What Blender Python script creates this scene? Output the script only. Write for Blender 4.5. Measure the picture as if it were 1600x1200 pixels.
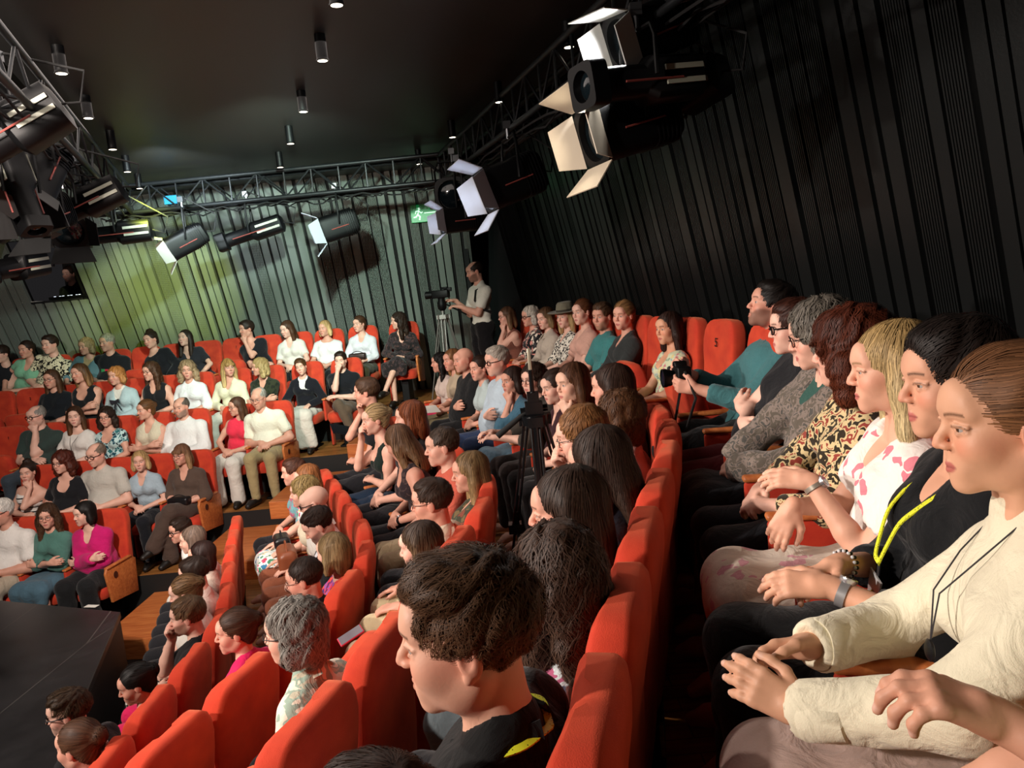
import bpy, math, random
import numpy as np
from mathutils import Vector, Matrix, kdtree
import time as _time
T0 = _time.time()
for _o in list(bpy.data.objects): bpy.data.objects.remove(_o)
SC = bpy.context.scene
COL = SC.collection
pi = math.pi; R = math.radians

# ------------------------------------------------------------------ camera
FPX = 1155.0; CZ = 2.92
ROLL = R(5.5); PITCH = -math.atan(145*math.cos(ROLL)/FPX)
_f = np.array([0, math.cos(PITCH), math.sin(PITCH)]); _r0 = np.array([1., 0, 0]); _u0 = np.cross(_r0, _f)
CR = math.cos(ROLL)*_r0-math.sin(ROLL)*_u0; CU = math.sin(ROLL)*_r0+math.cos(ROLL)*_u0; CF = _f
cam = bpy.data.cameras.new('camera'); camo = bpy.data.objects.new('camera', cam); COL.objects.link(camo)
cam.sensor_fit = 'HORIZONTAL'; cam.sensor_width = 36.0; cam.lens = 36.0*FPX/1600.0
cam.clip_start = 0.05; cam.clip_end = 80
_m = Matrix(((CR[0], CU[0], -CF[0], 0), (CR[1], CU[1], -CF[1], 0), (CR[2], CU[2], -CF[2], CZ), (0, 0, 0, 1)))
camo.matrix_world = _m
SC.camera = camo
def at(px, py, y):
    d = (px-800)/FPX*CR-(py-600)/FPX*CU+CF
    return np.array([0, 0, CZ])+d*(y/d[1])
def atz(px, py, z):
    d = (px-800)/FPX*CR-(py-600)/FPX*CU+CF
    return np.array([0, 0, CZ])+d*((z-CZ)/d[2])

# ------------------------------------------------------------------ world, light, exposure
SC.view_settings.view_transform = 'Standard'; SC.view_settings.look = 'None'
SC.view_settings.exposure = 0.0; SC.view_settings.gamma = 1.0
SC.view_settings.use_curve_mapping = False
w = bpy.data.worlds.new('world'); SC.world = w; w.use_nodes = True
w.node_tree.nodes['Background'].inputs[0].default_value = (.9, .85, .9, 1)
w.node_tree.nodes['Background'].inputs[1].default_value = 0.015
def lamp(kind, name, loc, target, energy, color, size=.3, spot=60, blend=.5, sy=None):
    l = bpy.data.lights.new(name, kind); o = bpy.data.objects.new(name, l); COL.objects.link(o)
    l.energy = energy; l.color = color
    if kind == 'AREA':
        l.size = size
        if sy: l.shape = 'RECTANGLE'; l.size_y = sy
    elif kind == 'SPOT':
        l.spot_size = R(spot); l.spot_blend = blend; l.shadow_soft_size = size
    else: l.shadow_soft_size = size
    o.location = loc
    d = Vector(target)-Vector(loc)
    o.rotation_euler = d.to_track_quat('-Z', 'Y').to_euler()
    return o
# stage lighting bar over the stage, washing the audience from the front
LW = (1.0, .87, .78)
lamp('SPOT', 'stage_wash_light', (-2.9, 2.6, 4.40), (-2.2, 9.4, 1.8), 540, LW, .10, 74, .7)
lamp('SPOT', 'stage_wash_light', (-5.4, 1.4, 4.0), (-.2, 4.4, 1.2), 1050, LW, .10, 74, .6)
lamp('SPOT', 'stage_wash_light', (-4.2, -.4, 4.30), (1.1, 2.0, 1.8), 1100, LW, .10, 80, .7)
lamp('SPOT', 'stage_wash_light', (-2.6, 2.0, 4.45), (-5.4, 9.8, 1.8), 820, LW, .10, 84, .6)
lamp('SPOT', 'stage_wash_light', (-3.4, 3.8, 4.35), (1.0, 1.7, 2.1), 290, LW, .10, 62, .8)
lamp('AREA', 'house_light', (-2.2, 4.6, 4.62), (-2.2, 4.6, 0), 75, (1., .86, .78), 3.0, sy=4.0)
# beams on the slatted back wall, plus an added fill for the right
lamp('SPOT', 'wall_beam_light', (-3.5, 7.6, 4.3), (-4.80, 10.6, 3.25), 900, (.80, .95, .09), .06, 44, 1.)
lamp('SPOT', 'wall_beam_light', (-3.2, 7.2, 4.4), (-3.9, 10.0, 4.2), 420, (.82, .95, 1.0), .08, 76, 1.)
lamp('SPOT', 'wall_beam_light', (-1.4, 5.4, 4.3), (-3.2, 10.6, 3.2), 1500, (.72, .95, .82), .06, 70, 1.)
lamp('SPOT', 'wall_beam_light', (-5.6, 1.0, 4.3), (3.0, 6.0, 4.2), 70, (.86, .95, .90), .06, 66, 1.)  # added weak fill to lift the dark right wall; no fixture here

# ------------------------------------------------------------------ materials
def s2l(c):
    if isinstance(c, str):
        c = c.lstrip('#'); c = [int(c[i:i+2], 16)/255 for i in (0, 2, 4)]
    return tuple(((x+.055)/1.055)**2.4 if x > .04045 else x/12.92 for x in c[:3])
_mc = {}
def newmat(name):
    m = bpy.data.materials.new(name); m.use_nodes = True
    return m, m.node_tree, m.node_tree.nodes['Principled BSDF']
def N(nt, t, **kw):
    n = nt.nodes.new('ShaderNode'+t)
    for k, v in kw.items():
        if k.startswith('i_'): n.inputs[int(k[2:])].default_value = v
        else: setattr(n, k, v)
    return n
def L(nt, a, b): nt.links.new(a, b)
def pmat(name, col, rough=.6, metal=0., bump=0., bscale=200., sheen=0., spec=None, emit=None, es=0.):
    key = (name, tuple(s2l(col)), rough, metal, bump, bscale, sheen, emit, es)
    if key in _mc: return _mc[key]
    m, nt, b = newmat(name)
    b.inputs['Base Color'].default_value = (*s2l(col), 1); b.inputs['Roughness'].default_value = rough
    b.inputs['Metallic'].default_value = metal
    if sheen: b.inputs['Sheen Weight'].default_value = sheen
    if spec is not None: b.inputs['Specular IOR Level'].default_value = spec
    if emit: b.inputs['Emission Color'].default_value = (*s2l(emit), 1); b.inputs['Emission Strength'].default_value = es
    if bump:
        tc = N(nt, 'TexCoord'); n = N(nt, 'TexNoise'); n.inputs['Scale'].default_value = bscale
        bp = N(nt, 'Bump'); bp.inputs['Strength'].default_value = bump; bp.inputs['Distance'].default_value = .004
        L(nt, tc.outputs['Object'], n.inputs['Vector']); L(nt, n.outputs['Fac'], bp.inputs['Height']); L(nt, bp.outputs['Normal'], b.inputs['Normal'])
    _mc[key] = m
    return m
def skinmat():
    m, nt, b = newmat('skin')
    a = N(nt, 'Attribute', attribute_name='col'); 
    L(nt, a.outputs['Color'], b.inputs['Base Color'])
    b.inputs['Roughness'].default_value = .52
    b.inputs['Specular IOR Level'].default_value = .35
    tc = N(nt, 'TexCoord'); n = N(nt, 'TexNoise'); n.inputs['Scale'].default_value = 160; bp = N(nt, 'Bump')
    bp.inputs['Strength'].default_value = .12; bp.inputs['Distance'].default_value = .002
    L(nt, tc.outputs['Object'], n.inputs['Vector']); L(nt, n.outputs['Fac'], bp.inputs['Height']); L(nt, bp.outputs['Normal'], b.inputs['Normal'])
    return m
SKIN = skinmat()
def hairmat():
    m, nt, b = newmat('hair')
    a = N(nt, 'Attribute', attribute_name='col'); L(nt, a.outputs['Color'], b.inputs['Base Color'])
    b.inputs['Roughness'].default_value = .55; b.inputs['Specular IOR Level'].default_value = .25
    return m
HAIR = hairmat()
def clothmat(cols, pattern='plain', scale=1.):
    """cols: list of colours; pattern: plain, floral, camo, stripes, check, lace, print"""
    if isinstance(cols, str): cols = [cols]
    key = ('cloth', tuple(cols), pattern, scale)
    if key in _mc: return _mc[key]
    m, nt, b = newmat(pattern+'_cloth')
    b.inputs['Roughness'].default_value = .88; b.inputs['Specular IOR Level'].default_value = .2
    b.inputs['Sheen Weight'].default_value = .12
    tc = N(nt, 'TexCoord'); C = [(*s2l(c), 1) for c in cols]
    obj = tc.outputs['Object']
    if pattern == 'plain':
        n = N(nt, 'TexNoise'); n.inputs['Scale'].default_value = 9; n.inputs['Detail'].default_value = 3
        L(nt, obj, n.inputs['Vector'])
        r = N(nt, 'ValToRGB'); r.color_ramp.elements[0].position = .3; r.color_ramp.elements[1].position = .7
        r.color_ramp.elements[0].color = tuple(x*.9 for x in C[0][:3])+(1,); r.color_ramp.elements[1].color = C[0]
        L(nt, n.outputs['Fac'], r.inputs[0]); L(nt, r.outputs[0], b.inputs['Base Color'])
    elif pattern in ('floral', 'print'):
        mp = N(nt, 'TexNoise'); mp.inputs['Scale'].default_value = 14*scale; L(nt, obj, mp.inputs['Vector'])
        mx = N(nt, 'MixRGB', blend_type='ADD'); mx.inputs[0].default_value = .09/scale; L(nt, obj, mx.inputs[1]); L(nt, mp.outputs['Color'], mx.inputs[2])
        v = N(nt, 'TexVoronoi'); v.inputs['Scale'].default_value = 26*scale; L(nt, mx.outputs[0], v.inputs['Vector'])
        sp = N(nt, 'SeparateColor'); L(nt, v.outputs['Color'], sp.inputs[0])
        r = N(nt, 'ValToRGB'); r.color_ramp.interpolation = 'CONSTANT'
        els = r.color_ramp.elements; els[0].color = C[0]; els[0].position = 0
        n = len(C)
        base = .42 if pattern == 'floral' else 1.0/n
        els[1].position = base; els[1].color = C[1 % n]
        for i in range(2, n):
            e = els.new(base+(1-base)*(i-1)/(n-1)); e.color = C[i]
        L(nt, sp.outputs[0], r.inputs[0])
        # petals: fall back to ground colour at cell borders
        v2 = N(nt, 'TexVoronoi'); v2.feature = 'DISTANCE_TO_EDGE'; v2.inputs['Scale'].default_value = 26*scale; L(nt, mx.outputs[0], v2.inputs['Vector'])
        lt = N(nt, 'Math', operation='LESS_THAN'); lt.inputs[1].default_value = .07; L(nt, v2.outputs['Distance'], lt.inputs[0])
        m2 = N(nt, 'MixRGB'); L(nt, lt.outputs[0], m2.inputs[0]); L(nt, r.outputs[0], m2.inputs[1]); m2.inputs[2].default_value = C[0]
        L(nt, m2.outputs[0], b.inputs['Base Color'])
    elif pattern in ('camo', 'lace'):
        n = N(nt, 'TexNoise'); n.inputs['Scale'].default_value = 22*scale; n.inputs['Detail'].default_value = 1.5; n.inputs['Distortion'].default_value = 1.2; L(nt, obj, n.inputs['Vector'])
        r = N(nt, 'ValToRGB'); r.color_ramp.interpolation = 'CONSTANT'; els = r.color_ramp.elements
        els[0].color = C[0]; els[1].color = C[1]; els[1].position = .47
        if len(C) > 2: e = els.new(.6); e.color = C[2]
        L(nt, n.outputs['Fac'], r.inputs[0]); L(nt, r.outputs[0], b.inputs['Base Color'])
    elif pattern in ('stripes', 'check', 'pinstripe'):
        sx = N(nt, 'SeparateXYZ'); L(nt, obj, sx.inputs[0])
        ax = sx.outputs['Z'] if pattern == 'stripes' else sx.outputs['X']
        mu = N(nt, 'Math', operation='MULTIPLY'); mu.inputs[1].default_value = 13*scale; L(nt, ax, mu.inputs[0])
        fr = N(nt, 'Math', operation='FRACT'); L(nt, mu.outputs[0], fr.inputs[0])
        lt = N(nt, 'Math', operation='LESS_THAN'); lt.inputs[1].default_value = .25 if pattern != 'pinstripe' else .12; L(nt, fr.outputs[0], lt.inputs[0])
        mx = N(nt, 'MixRGB'); L(nt, lt.outputs[0], mx.inputs[0]); mx.inputs[1].default_value = C[0]; mx.inputs[2].default_value = C[1]
        L(nt, mx.outputs[0], b.inputs['Base Color'])
    n = N(nt, 'TexNoise'); n.inputs['Scale'].default_value = 11; n.inputs['Detail'].default_value = 4; n.inputs['Distortion'].default_value = 1.6; L(nt, obj, n.inputs['Vector'])
    wv = N(nt, 'TexNoise'); wv.inputs['Scale'].default_value = 600; L(nt, obj, wv.inputs['Vector'])
    ad = N(nt, 'MixRGB', blend_type='ADD'); ad.inputs[0].default_value = .05; L(nt, n.outputs['Fac'], ad.inputs[1]); L(nt, wv.outputs['Fac'], ad.inputs[2])
    bp = N(nt, 'Bump'); bp.inputs['Strength'].default_value = .55; bp.inputs['Distance'].default_value = .022
    L(nt, ad.outputs[0], bp.inputs['Height']); L(nt, bp.outputs['Normal'], b.inputs['Normal'])
    _mc[key] = m
    return m
def velvet():
    m, nt, b = newmat('orange_red_velvet')
    tc = N(nt, 'TexCoord'); n = N(nt, 'TexNoise'); n.inputs['Scale'].default_value = 7; n.inputs['Detail'].default_value = 5
    r = N(nt, 'ValToRGB'); r.color_ramp.elements[0].position = .35; r.color_ramp.elements[1].position = .7
    r.color_ramp.elements[0].color = (*s2l('#b33527'), 1); r.color_ramp.elements[1].color = (*s2l('#d0482e'), 1)
    L(nt, tc.outputs['Object'], n.inputs['Vector']); L(nt, n.outputs['Fac'], r.inputs[0]); L(nt, r.outputs[0], b.inputs['Base Color'])
    b.inputs['Roughness'].default_value = .9; b.inputs['Sheen Weight'].default_value = .30; b.inputs['Sheen Tint'].default_value = (1, .42, .22, 1)
    b.inputs['Specular IOR Level'].default_value = .15
    n2 = N(nt, 'TexNoise'); n2.inputs['Scale'].default_value = 420; L(nt, tc.outputs['Object'], n2.inputs['Vector'])
    bp = N(nt, 'Bump'); bp.inputs['Strength'].default_value = .3; bp.inputs['Distance'].default_value = .003
    L(nt, n2.outputs['Fac'], bp.inputs['Height']); L(nt, bp.outputs['Normal'], b.inputs['Normal'])
    return m
VELVET = velvet()
def wood(name, c1, c2, sc=1., rough=.42, planks=False):
    m, nt, b = newmat(name)
    tc = N(nt, 'TexCoord'); mp = N(nt, 'Mapping'); mp.inputs['Scale'].default_value = (2*sc, 22*sc, 22*sc)
    L(nt, tc.outputs['Object'], mp.inputs[0])
    n = N(nt, 'TexNoise'); n.inputs['Scale'].default_value = 1.6; n.inputs['Detail'].default_value = 7; n.inputs['Distortion'].default_value = .7; L(nt, mp.outputs[0], n.inputs['Vector'])
    r = N(nt, 'ValToRGB'); r.color_ramp.elements[0].position = .3; r.color_ramp.elements[1].position = .7
    r.color_ramp.elements[0].color = (*s2l(c1), 1); r.color_ramp.elements[1].color = (*s2l(c2), 1)
    L(nt, n.outputs['Fac'], r.inputs[0])
    out = r.outputs[0]
    if planks:
        br = N(nt, 'TexBrick'); br.inputs['Scale'].default_value = 1.0; br.inputs['Brick Width'].default_value = .9; br.inputs['Row Height'].default_value = .075
        br.inputs['Mortar Size'].default_value = .0025; br.inputs['Color1'].default_value = (1, 1, 1, 1); br.inputs['Color2'].default_value = (.55, .55, .55, 1); br.inputs['Mortar'].default_value = (.12, .08, .05, 1)
        L(nt, tc.outputs['Object'], br.inputs['Vector'])
        mx = N(nt, 'MixRGB', blend_type='MULTIPLY'); mx.inputs[0].default_value = .8; L(nt, out, mx.inputs[1]); L(nt, br.outputs['Color'], mx.inputs[2]); out = mx.outputs[0]
    L(nt, out, b.inputs['Base Color']); b.inputs['Roughness'].default_value = rough
    return m
WOOD = wood('beech_veneer', '#a8572a', '#cf7f45'); PARQ = wood('oak_parquet', '#8a5526', '#c98a4c', .6, .38, True)
BLACK = pmat('black_paint', '#0b0b0c', .55); BLACKM = pmat('black_metal', '#050506', .5, 0, spec=.2); STEEL = pmat('grey_steel', '#6d6f72', .35, .9)
RUBBER = pmat('dark_rubber', '#0d0d0d', .8)

# ------------------------------------------------------------------ mesh helpers
def tag(o, label=None, cat=None, group=None, kind=None):
    if label: o['label'] = label
    if cat: o['category'] = cat
    if group: o['group'] = group
    if kind: o['kind'] = kind
    return o
def empty(name, loc=(0, 0, 0), rz=0., sc=1.):
    o = bpy.data.objects.new(name, None); COL.objects.link(o); o.location = loc; o.rotation_euler = (0, 0, rz); o.scale = (sc,)*3
    o.empty_display_size = .1
    return o
def mesh_np(name, V, Fq, mat, parent=None, cols=None, smooth=True, tri=None):
    me = bpy.data.meshes.new(name)
    V = np.asarray(V, np.float32); nq = len(Fq); nt_ = 0 if tri is None else len(tri)
    me.vertices.add(len(V)); me.vertices.foreach_set('co', V.ravel())
    idx = np.asarray(Fq, np.int32).ravel()
    st = np.arange(nq, dtype=np.int32)*4
    if nt_: st = np.concatenate([st, nq*4+np.arange(nt_, dtype=np.int32)*3]); idx = np.concatenate([idx, np.asarray(tri, np.int32).ravel()])
    me.loops.add(len(idx)); me.loops.foreach_set('vertex_index', idx)
    me.polygons.add(nq+nt_); me.polygons.foreach_set('loop_start', st)
    me.polygons.foreach_set('use_smooth', np.full(nq+nt_, smooth))
    if cols is not None:
        a = me.color_attributes.new('col', 'FLOAT_COLOR', 'POINT')
        c = np.ones((len(V), 4), np.float32); c[:, :3] = cols; a.data.foreach_set('color', c.ravel())
    me.update(calc_edges=True)
    if mat: me.materials.append(mat)
    o = bpy.data.objects.new(name, me); COL.objects.link(o)
    if parent: o.parent = parent
    return o
class MB:
    """collects shapes, builds one mesh"""
    def __init__(s): s.v = []; s.f = []
    def add(s, V, F):
        b = len(s.v); s.v += [tuple(map(float, p)) for p in V]; s.f += [tuple(int(i)+b for i in f) for f in F]; return s
    def box(s, c, sz, rot=None):
        hx, hy, hz = sz[0]/2, sz[1]/2, sz[2]/2
        P = [Vector((x, y, z)) for x in (-hx, hx) for y in (-hy, hy) for z in (-hz, hz)]
        if rot is not None: P = [rot @ p for p in P]
        P = [p+Vector(c) for p in P]
        return s.add(P, [(0, 1, 3, 2), (4, 6, 7, 5), (0, 4, 5, 1), (2, 3, 7, 6), (0, 2, 6, 4), (1, 5, 7, 3)])
    def tube(s, pts, r, n=8, cap=True):
        pts = [Vector(p) for p in pts]; rs = r if isinstance(r, (list, tuple)) else [r]*len(pts)
        V = []; up = None
        for i, p in enumerate(pts):
            t = (pts[min(i+1, len(pts)-1)]-pts[max(i-1, 0)]).normalized()
            if up is None: up = Vector((0, 0, 1)) if abs(t.z) < .9 else Vector((1, 0, 0))
            a = t.cross(up).normalized(); b = t.cross(a).normalized(); up = -b if False else a.cross(t)
            for k in range(n):
                an = 2*pi*k/n; V.append(p+(a*math.cos(an)+b*math.sin(an))*rs[i])
        F = []
        for i in range(len(pts)-1):
            for k in range(n):
                k2 = (k+1) % n; F.append((i*n+k, i*n+k2, (i+1)*n+k2, (i+1)*n+k))
        if cap: F.append(tuple(range(n))[::-1]); F.append(tuple((len(pts)-1)*n+k for k in range(n)))
        return s.add(V, F)
    def loft(s, rings, cap=True):
        n = len(rings[0]); V = [p for r in rings for p in r]; F = []
        for i in range(len(rings)-1):
            for k in range(n):
                k2 = (k+1) % n; F.append((i*n+k, i*n+k2, (i+1)*n+k2, (i+1)*n+k))
        if cap: F.append(tuple(range(n))[::-1]); F.append(tuple((len(rings)-1)*n+k for k in range(n)))
        return s.add(V, F)
    def prism(s, poly, axis, lo, hi):
        n = len(poly)
        def mk(p, t):
            if axis == 'x': return (t, p[0], p[1])
            if axis == 'y': return (p[0], t, p[1])
            return (p[0], p[1], t)
        return s.loft([[mk(p, lo) for p in poly], [mk(p, hi) for p in poly]])
    def build(s, name, mat, parent=None, smooth=False, bevel=0., seg=2):
        me = bpy.data.meshes.new(name); me.from_pydata(s.v, [], s.f); me.update()
        import bmesh
        bm = bmesh.new(); bm.from_mesh(me); bmesh.ops.recalc_face_normals(bm, faces=bm.faces)
        if bevel: bmesh.ops.bevel(bm, geom=[e for e in bm.edges if e.calc_face_angle(0) > .5], offset=bevel, segments=seg, profile=.5, affect='EDGES')
        bm.to_mesh(me); bm.free()
        if mat: me.materials.append(mat)
        for p in me.polygons: p.use_smooth = smooth
        if smooth:
            try: me.set_sharp_from_angle(angle=R(50))
            except Exception: pass
        o = bpy.data.objects.new(name, me); COL.objects.link(o)
        if parent: o.parent = parent
        return o
def copy_tree(o, parent=None):
    c = o.copy(); COL.objects.link(c); c.parent = parent
    for ch in o.children: copy_tree(ch, c)
    return c
# ------------------------------------------------------------------ organic surfaces: smooth union of round cones, meshed once
def axis_grid(lo, hi, coarse, fines):
    """coordinates from lo to hi, coarse steps, finer inside the given (lo, hi, step) spans"""
    x = lo; out = [lo]
    while x < hi:
        st = coarse
        for a, b, s in fines:
            if x+coarse*.5 > a and x < b: st = min(st, s)
        x += st; out.append(x)
    return np.array(out, np.float32)
class Field:
    def rbox(s, c, b, r):
        X, Y, Z = s.X[:, None, None]-c[0], s.Y[None, :, None]-c[1], s.Z[None, None, :]-c[2]
        s.D = np.minimum(s.D, (np.sqrt(np.maximum(np.abs(X)-b[0]+r, 0)**2+np.maximum(np.abs(Y)-b[1]+r, 0)**2+np.maximum(np.abs(Z)-b[2]+r, 0)**2)-r).astype(np.float32))
    def __init__(s, X, Y, Z):
        s.X, s.Y, s.Z = X, Y, Z
        s.D = np.full((len(X), len(Y), len(Z)), 1.0, np.float32)
    def _win(s, lo, hi):
        i0, i1 = np.searchsorted(s.X, lo[0]), np.searchsorted(s.X, hi[0], 'right')
        j0, j1 = np.searchsorted(s.Y, lo[1]), np.searchsorted(s.Y, hi[1], 'right')
        k0, k1 = np.searchsorted(s.Z, lo[2]), np.searchsorted(s.Z, hi[2], 'right')
        if i1 <= i0 or j1 <= j0 or k1 <= k0: return None
        return (slice(i0, i1), slice(j0, j1), slice(k0, k1)), s.X[i0:i1, None, None], s.Y[None, j0:j1, None], s.Z[None, None, k0:k1]
    def _mix(s, sl, d, k, sub):
        a = s.D[sl]
        if sub:
            d = -d
            if k > 0:
                h = np.maximum(k-np.abs(a-d), 0)/k; s.D[sl] = np.maximum(a, d)+h*h*k*.25
            else: s.D[sl] = np.maximum(a, d)
        else:
            if k > 0:
                h = np.maximum(k-np.abs(a-d), 0)/k; s.D[sl] = np.minimum(a, d)-h*h*k*.25
            else: s.D[sl] = np.minimum(a, d)
    def cone(s, a, b, ra, rb=None, k=.02, sub=False, flat=None):
        a = np.asarray(a, np.float32); b = np.asarray(b, np.float32); rb = ra if rb is None else rb
        m = max(ra, rb)+k+.03
        wn = s._win(np.minimum(a, b)-m, np.maximum(a, b)+m)
        if wn is None: return
        sl, X, Y, Z = wn
        ab = b-a; l2 = float(ab@ab)+1e-9
        t = np.clip(((X-a[0])*ab[0]+(Y-a[1])*ab[1]+(Z-a[2])*ab[2])/l2, 0, 1)
        d = np.sqrt((X-a[0]-t*ab[0])**2+(Y-a[1]-t*ab[1])**2+(Z-a[2]-t*ab[2])**2)-(ra+(rb-ra)*t)
        s._mix(sl, d, k, sub)
    def chain(s, pts, rs, k=.02):
        for i in range(len(pts)-1): s.cone(pts[i], pts[i+1], rs[i], rs[i+1], k)
    def ell(s, c, r, M=None, k=.02, sub=False):
        """ellipsoid; M rows are its local axes"""
        c = np.asarray(c, np.float32); r = np.asarray(r, np.float32); m = float(r.max())+k+.03
        wn = s._win(c-m, c+m)
        if wn is None: return
        sl, X, Y, Z = wn
        x, y, z = X-c[0], Y-c[1], Z-c[2]
        if M is None: u, v, w_ = x, y, z
        else:
            u = x*M[0][0]+y*M[0][1]+z*M[0][2]; v = x*M[1][0]+y*M[1][1]+z*M[1][2]; w_ = x*M[2][0]+y*M[2][1]+z*M[2][2]
        k0 = np.sqrt((u/r[0])**2+(v/r[1])**2+(w_/r[2])**2); k1 = np.sqrt((u/r[0]**2)**2+(v/r[1]**2)**2+(w_/r[2]**2)**2)+1e-6
        s._mix(sl, k0*(k0-1)/k1, k, sub)
    def plane(s, p, n):
        """keep only the side the normal points away from"""
        p = np.asarray(p); n = np.asarray(n)
        d = (s.X[:, None, None]-p[0])*n[0]+(s.Y[None, :, None]-p[1])*n[1]+(s.Z[None, None, :]-p[2])*n[2]
        s.D = np.maximum(s.D, d.astype(np.float32))
    def ripple(s, amp, f, seed=0, vert=1.):
        rs = np.random.RandomState(seed); X, Y, Z = s.X[:, None, None], s.Y[None, :, None], s.Z[None, None, :]
        ph = rs.rand(8)*6.28
        wx = np.sin(f*.5*Y+ph[0])*.8+np.sin(f*.4*Z+ph[1])
        s.D += amp*(np.sin(f*X+1.3*wx+ph[2]+f*.3*Z)*.5+np.sin(f*.8*vert*Z+f*.7*Y+1.5*wx+ph[3])*.5+.35*np.sin(f*2.1*(Z*.8+Y*.5-X*.4)+2*wx+ph[4])).astype(np.float32)
    def mesh(s):
        D = s.D; S = D < 0
        nx, ny, nz = D.shape
        c = S[:-1, :-1, :-1].astype(np.int8)
        c = c+S[1:, :-1, :-1]+S[:-1, 1:, :-1]+S[1:, 1:, :-1]+S[:-1, :-1, 1:]+S[1:, :-1, 1:]+S[:-1, 1:, 1:]+S[1:, 1:, 1:]
        act = (c > 0) & (c < 8)
        I, J, K = np.nonzero(act)
        if len(I) == 0: return np.zeros((0, 3)), np.zeros((0, 4), int)
        idx = np.full(act.shape, -1, np.int32); idx[I, J, K] = np.arange(len(I))
        P = np.zeros((len(I), 3)); cnt = np.zeros(len(I))
        ax = (s.X, s.Y, s.Z)
        for d in range(3):
            o1, o2 = [(1, 2), (0, 2), (0, 1)][d]
            for a in (0, 1):
                for b in (0, 1):
                    off = [0, 0, 0]; off[o1] = a; off[o2] = b
                    q = [I+off[0], J+off[1], K+off[2]]; q2 = list(q); q2[d] = q[d]+1
                    v0 = D[q[0], q[1], q[2]]; v1 = D[q2[0], q2[1], q2[2]]
                    m = (v0 < 0) != (v1 < 0); t = np.where(m, v0/(v0-v1+1e-12), 0)
                    cnt += m
                    for e in range(3):
                        base = ax[e][q[e]]
                        if e == d: base = base+t*(ax[e][q2[e]]-ax[e][q[e]])
                        P[:, e] += np.where(m, base, 0)
        P /= cnt[:, None]
        F = []
        for d in range(3):
            sl0 = [slice(1, -1)]*3; sl1 = [slice(1, -1)]*3
            sl0[d] = slice(0, -1); sl1[d] = slice(1, None)
            e = S[tuple(sl0)] != S[tuple(sl1)]
            g = np.nonzero(e); pos = [g[0]+1, g[1]+1, g[2]+1]; pos[d] = g[d]
            ins = S[pos[0], pos[1], pos[2]]
            o1, o2 = [(1, 2), (2, 0), (0, 1)][d]
            def cell(a, b):
                q = [pos[0].copy(), pos[1].copy(), pos[2].copy()]; q[o1] -= a; q[o2] -= b
                return idx[q[0], q[1], q[2]]
            A = np.stack([cell(1, 1), cell(0, 1), cell(0, 0), cell(1, 0)], 1)
            A[~ins] = A[~ins][:, ::-1]
            A = A[(A >= 0).all(1)]
            F.append(A)
        return P, np.concatenate(F)
def largest(P, F, minfrac=.02):
    """drop stray islands"""
    n = len(P); lab = np.arange(n)
    for _ in range(400):
        m = lab[F].min(1); new = lab.copy()
        for c in range(4): np.minimum.at(new, lab[F[:, c]], m); np.minimum.at(new, F[:, c], m)
        for _j in range(3): new = new[new]
        if (new == lab).all(): break
        lab = new
    u, inv, ct = np.unique(lab, return_inverse=True, return_counts=True)
    keepv = ct[inv] >= max(ct.max()*minfrac, 1)
    fm = keepv[F].all(1); F = F[fm]; mp = np.cumsum(keepv)-1
    return P[keepv], mp[F]
def vnormals(P, F):
    n = np.cross(P[F[:, 2]]-P[F[:, 0]], P[F[:, 3]]-P[F[:, 1]])
    out = np.zeros_like(P)
    for c in range(4):
        for e in range(3): out[:, e] += np.bincount(F[:, c], n[:, e], len(P))
    return out/(np.linalg.norm(out, axis=1)[:, None]+1e-9)
def unit(v): v = np.asarray(v, float); return v/(np.linalg.norm(v)+1e-9)
def ik(S, H, l1, l2, hint):
    S = np.asarray(S, float); H = np.asarray(H, float); d = H-S; L_ = np.linalg.norm(d); Lm = (l1+l2)*.995
    if L_ > Lm: H = S+d/L_*Lm; d = H-S; L_ = Lm
    L_ = max(L_, abs(l1-l2)+.01)
    a = (l1*l1-l2*l2+L_*L_)/(2*L_); h = math.sqrt(max(l1*l1-a*a, 0)); u = d/L_
    p = np.asarray(hint, float)-u*np.dot(hint, u); p = unit(p)
    return S+u*a+p*h, H
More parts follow.
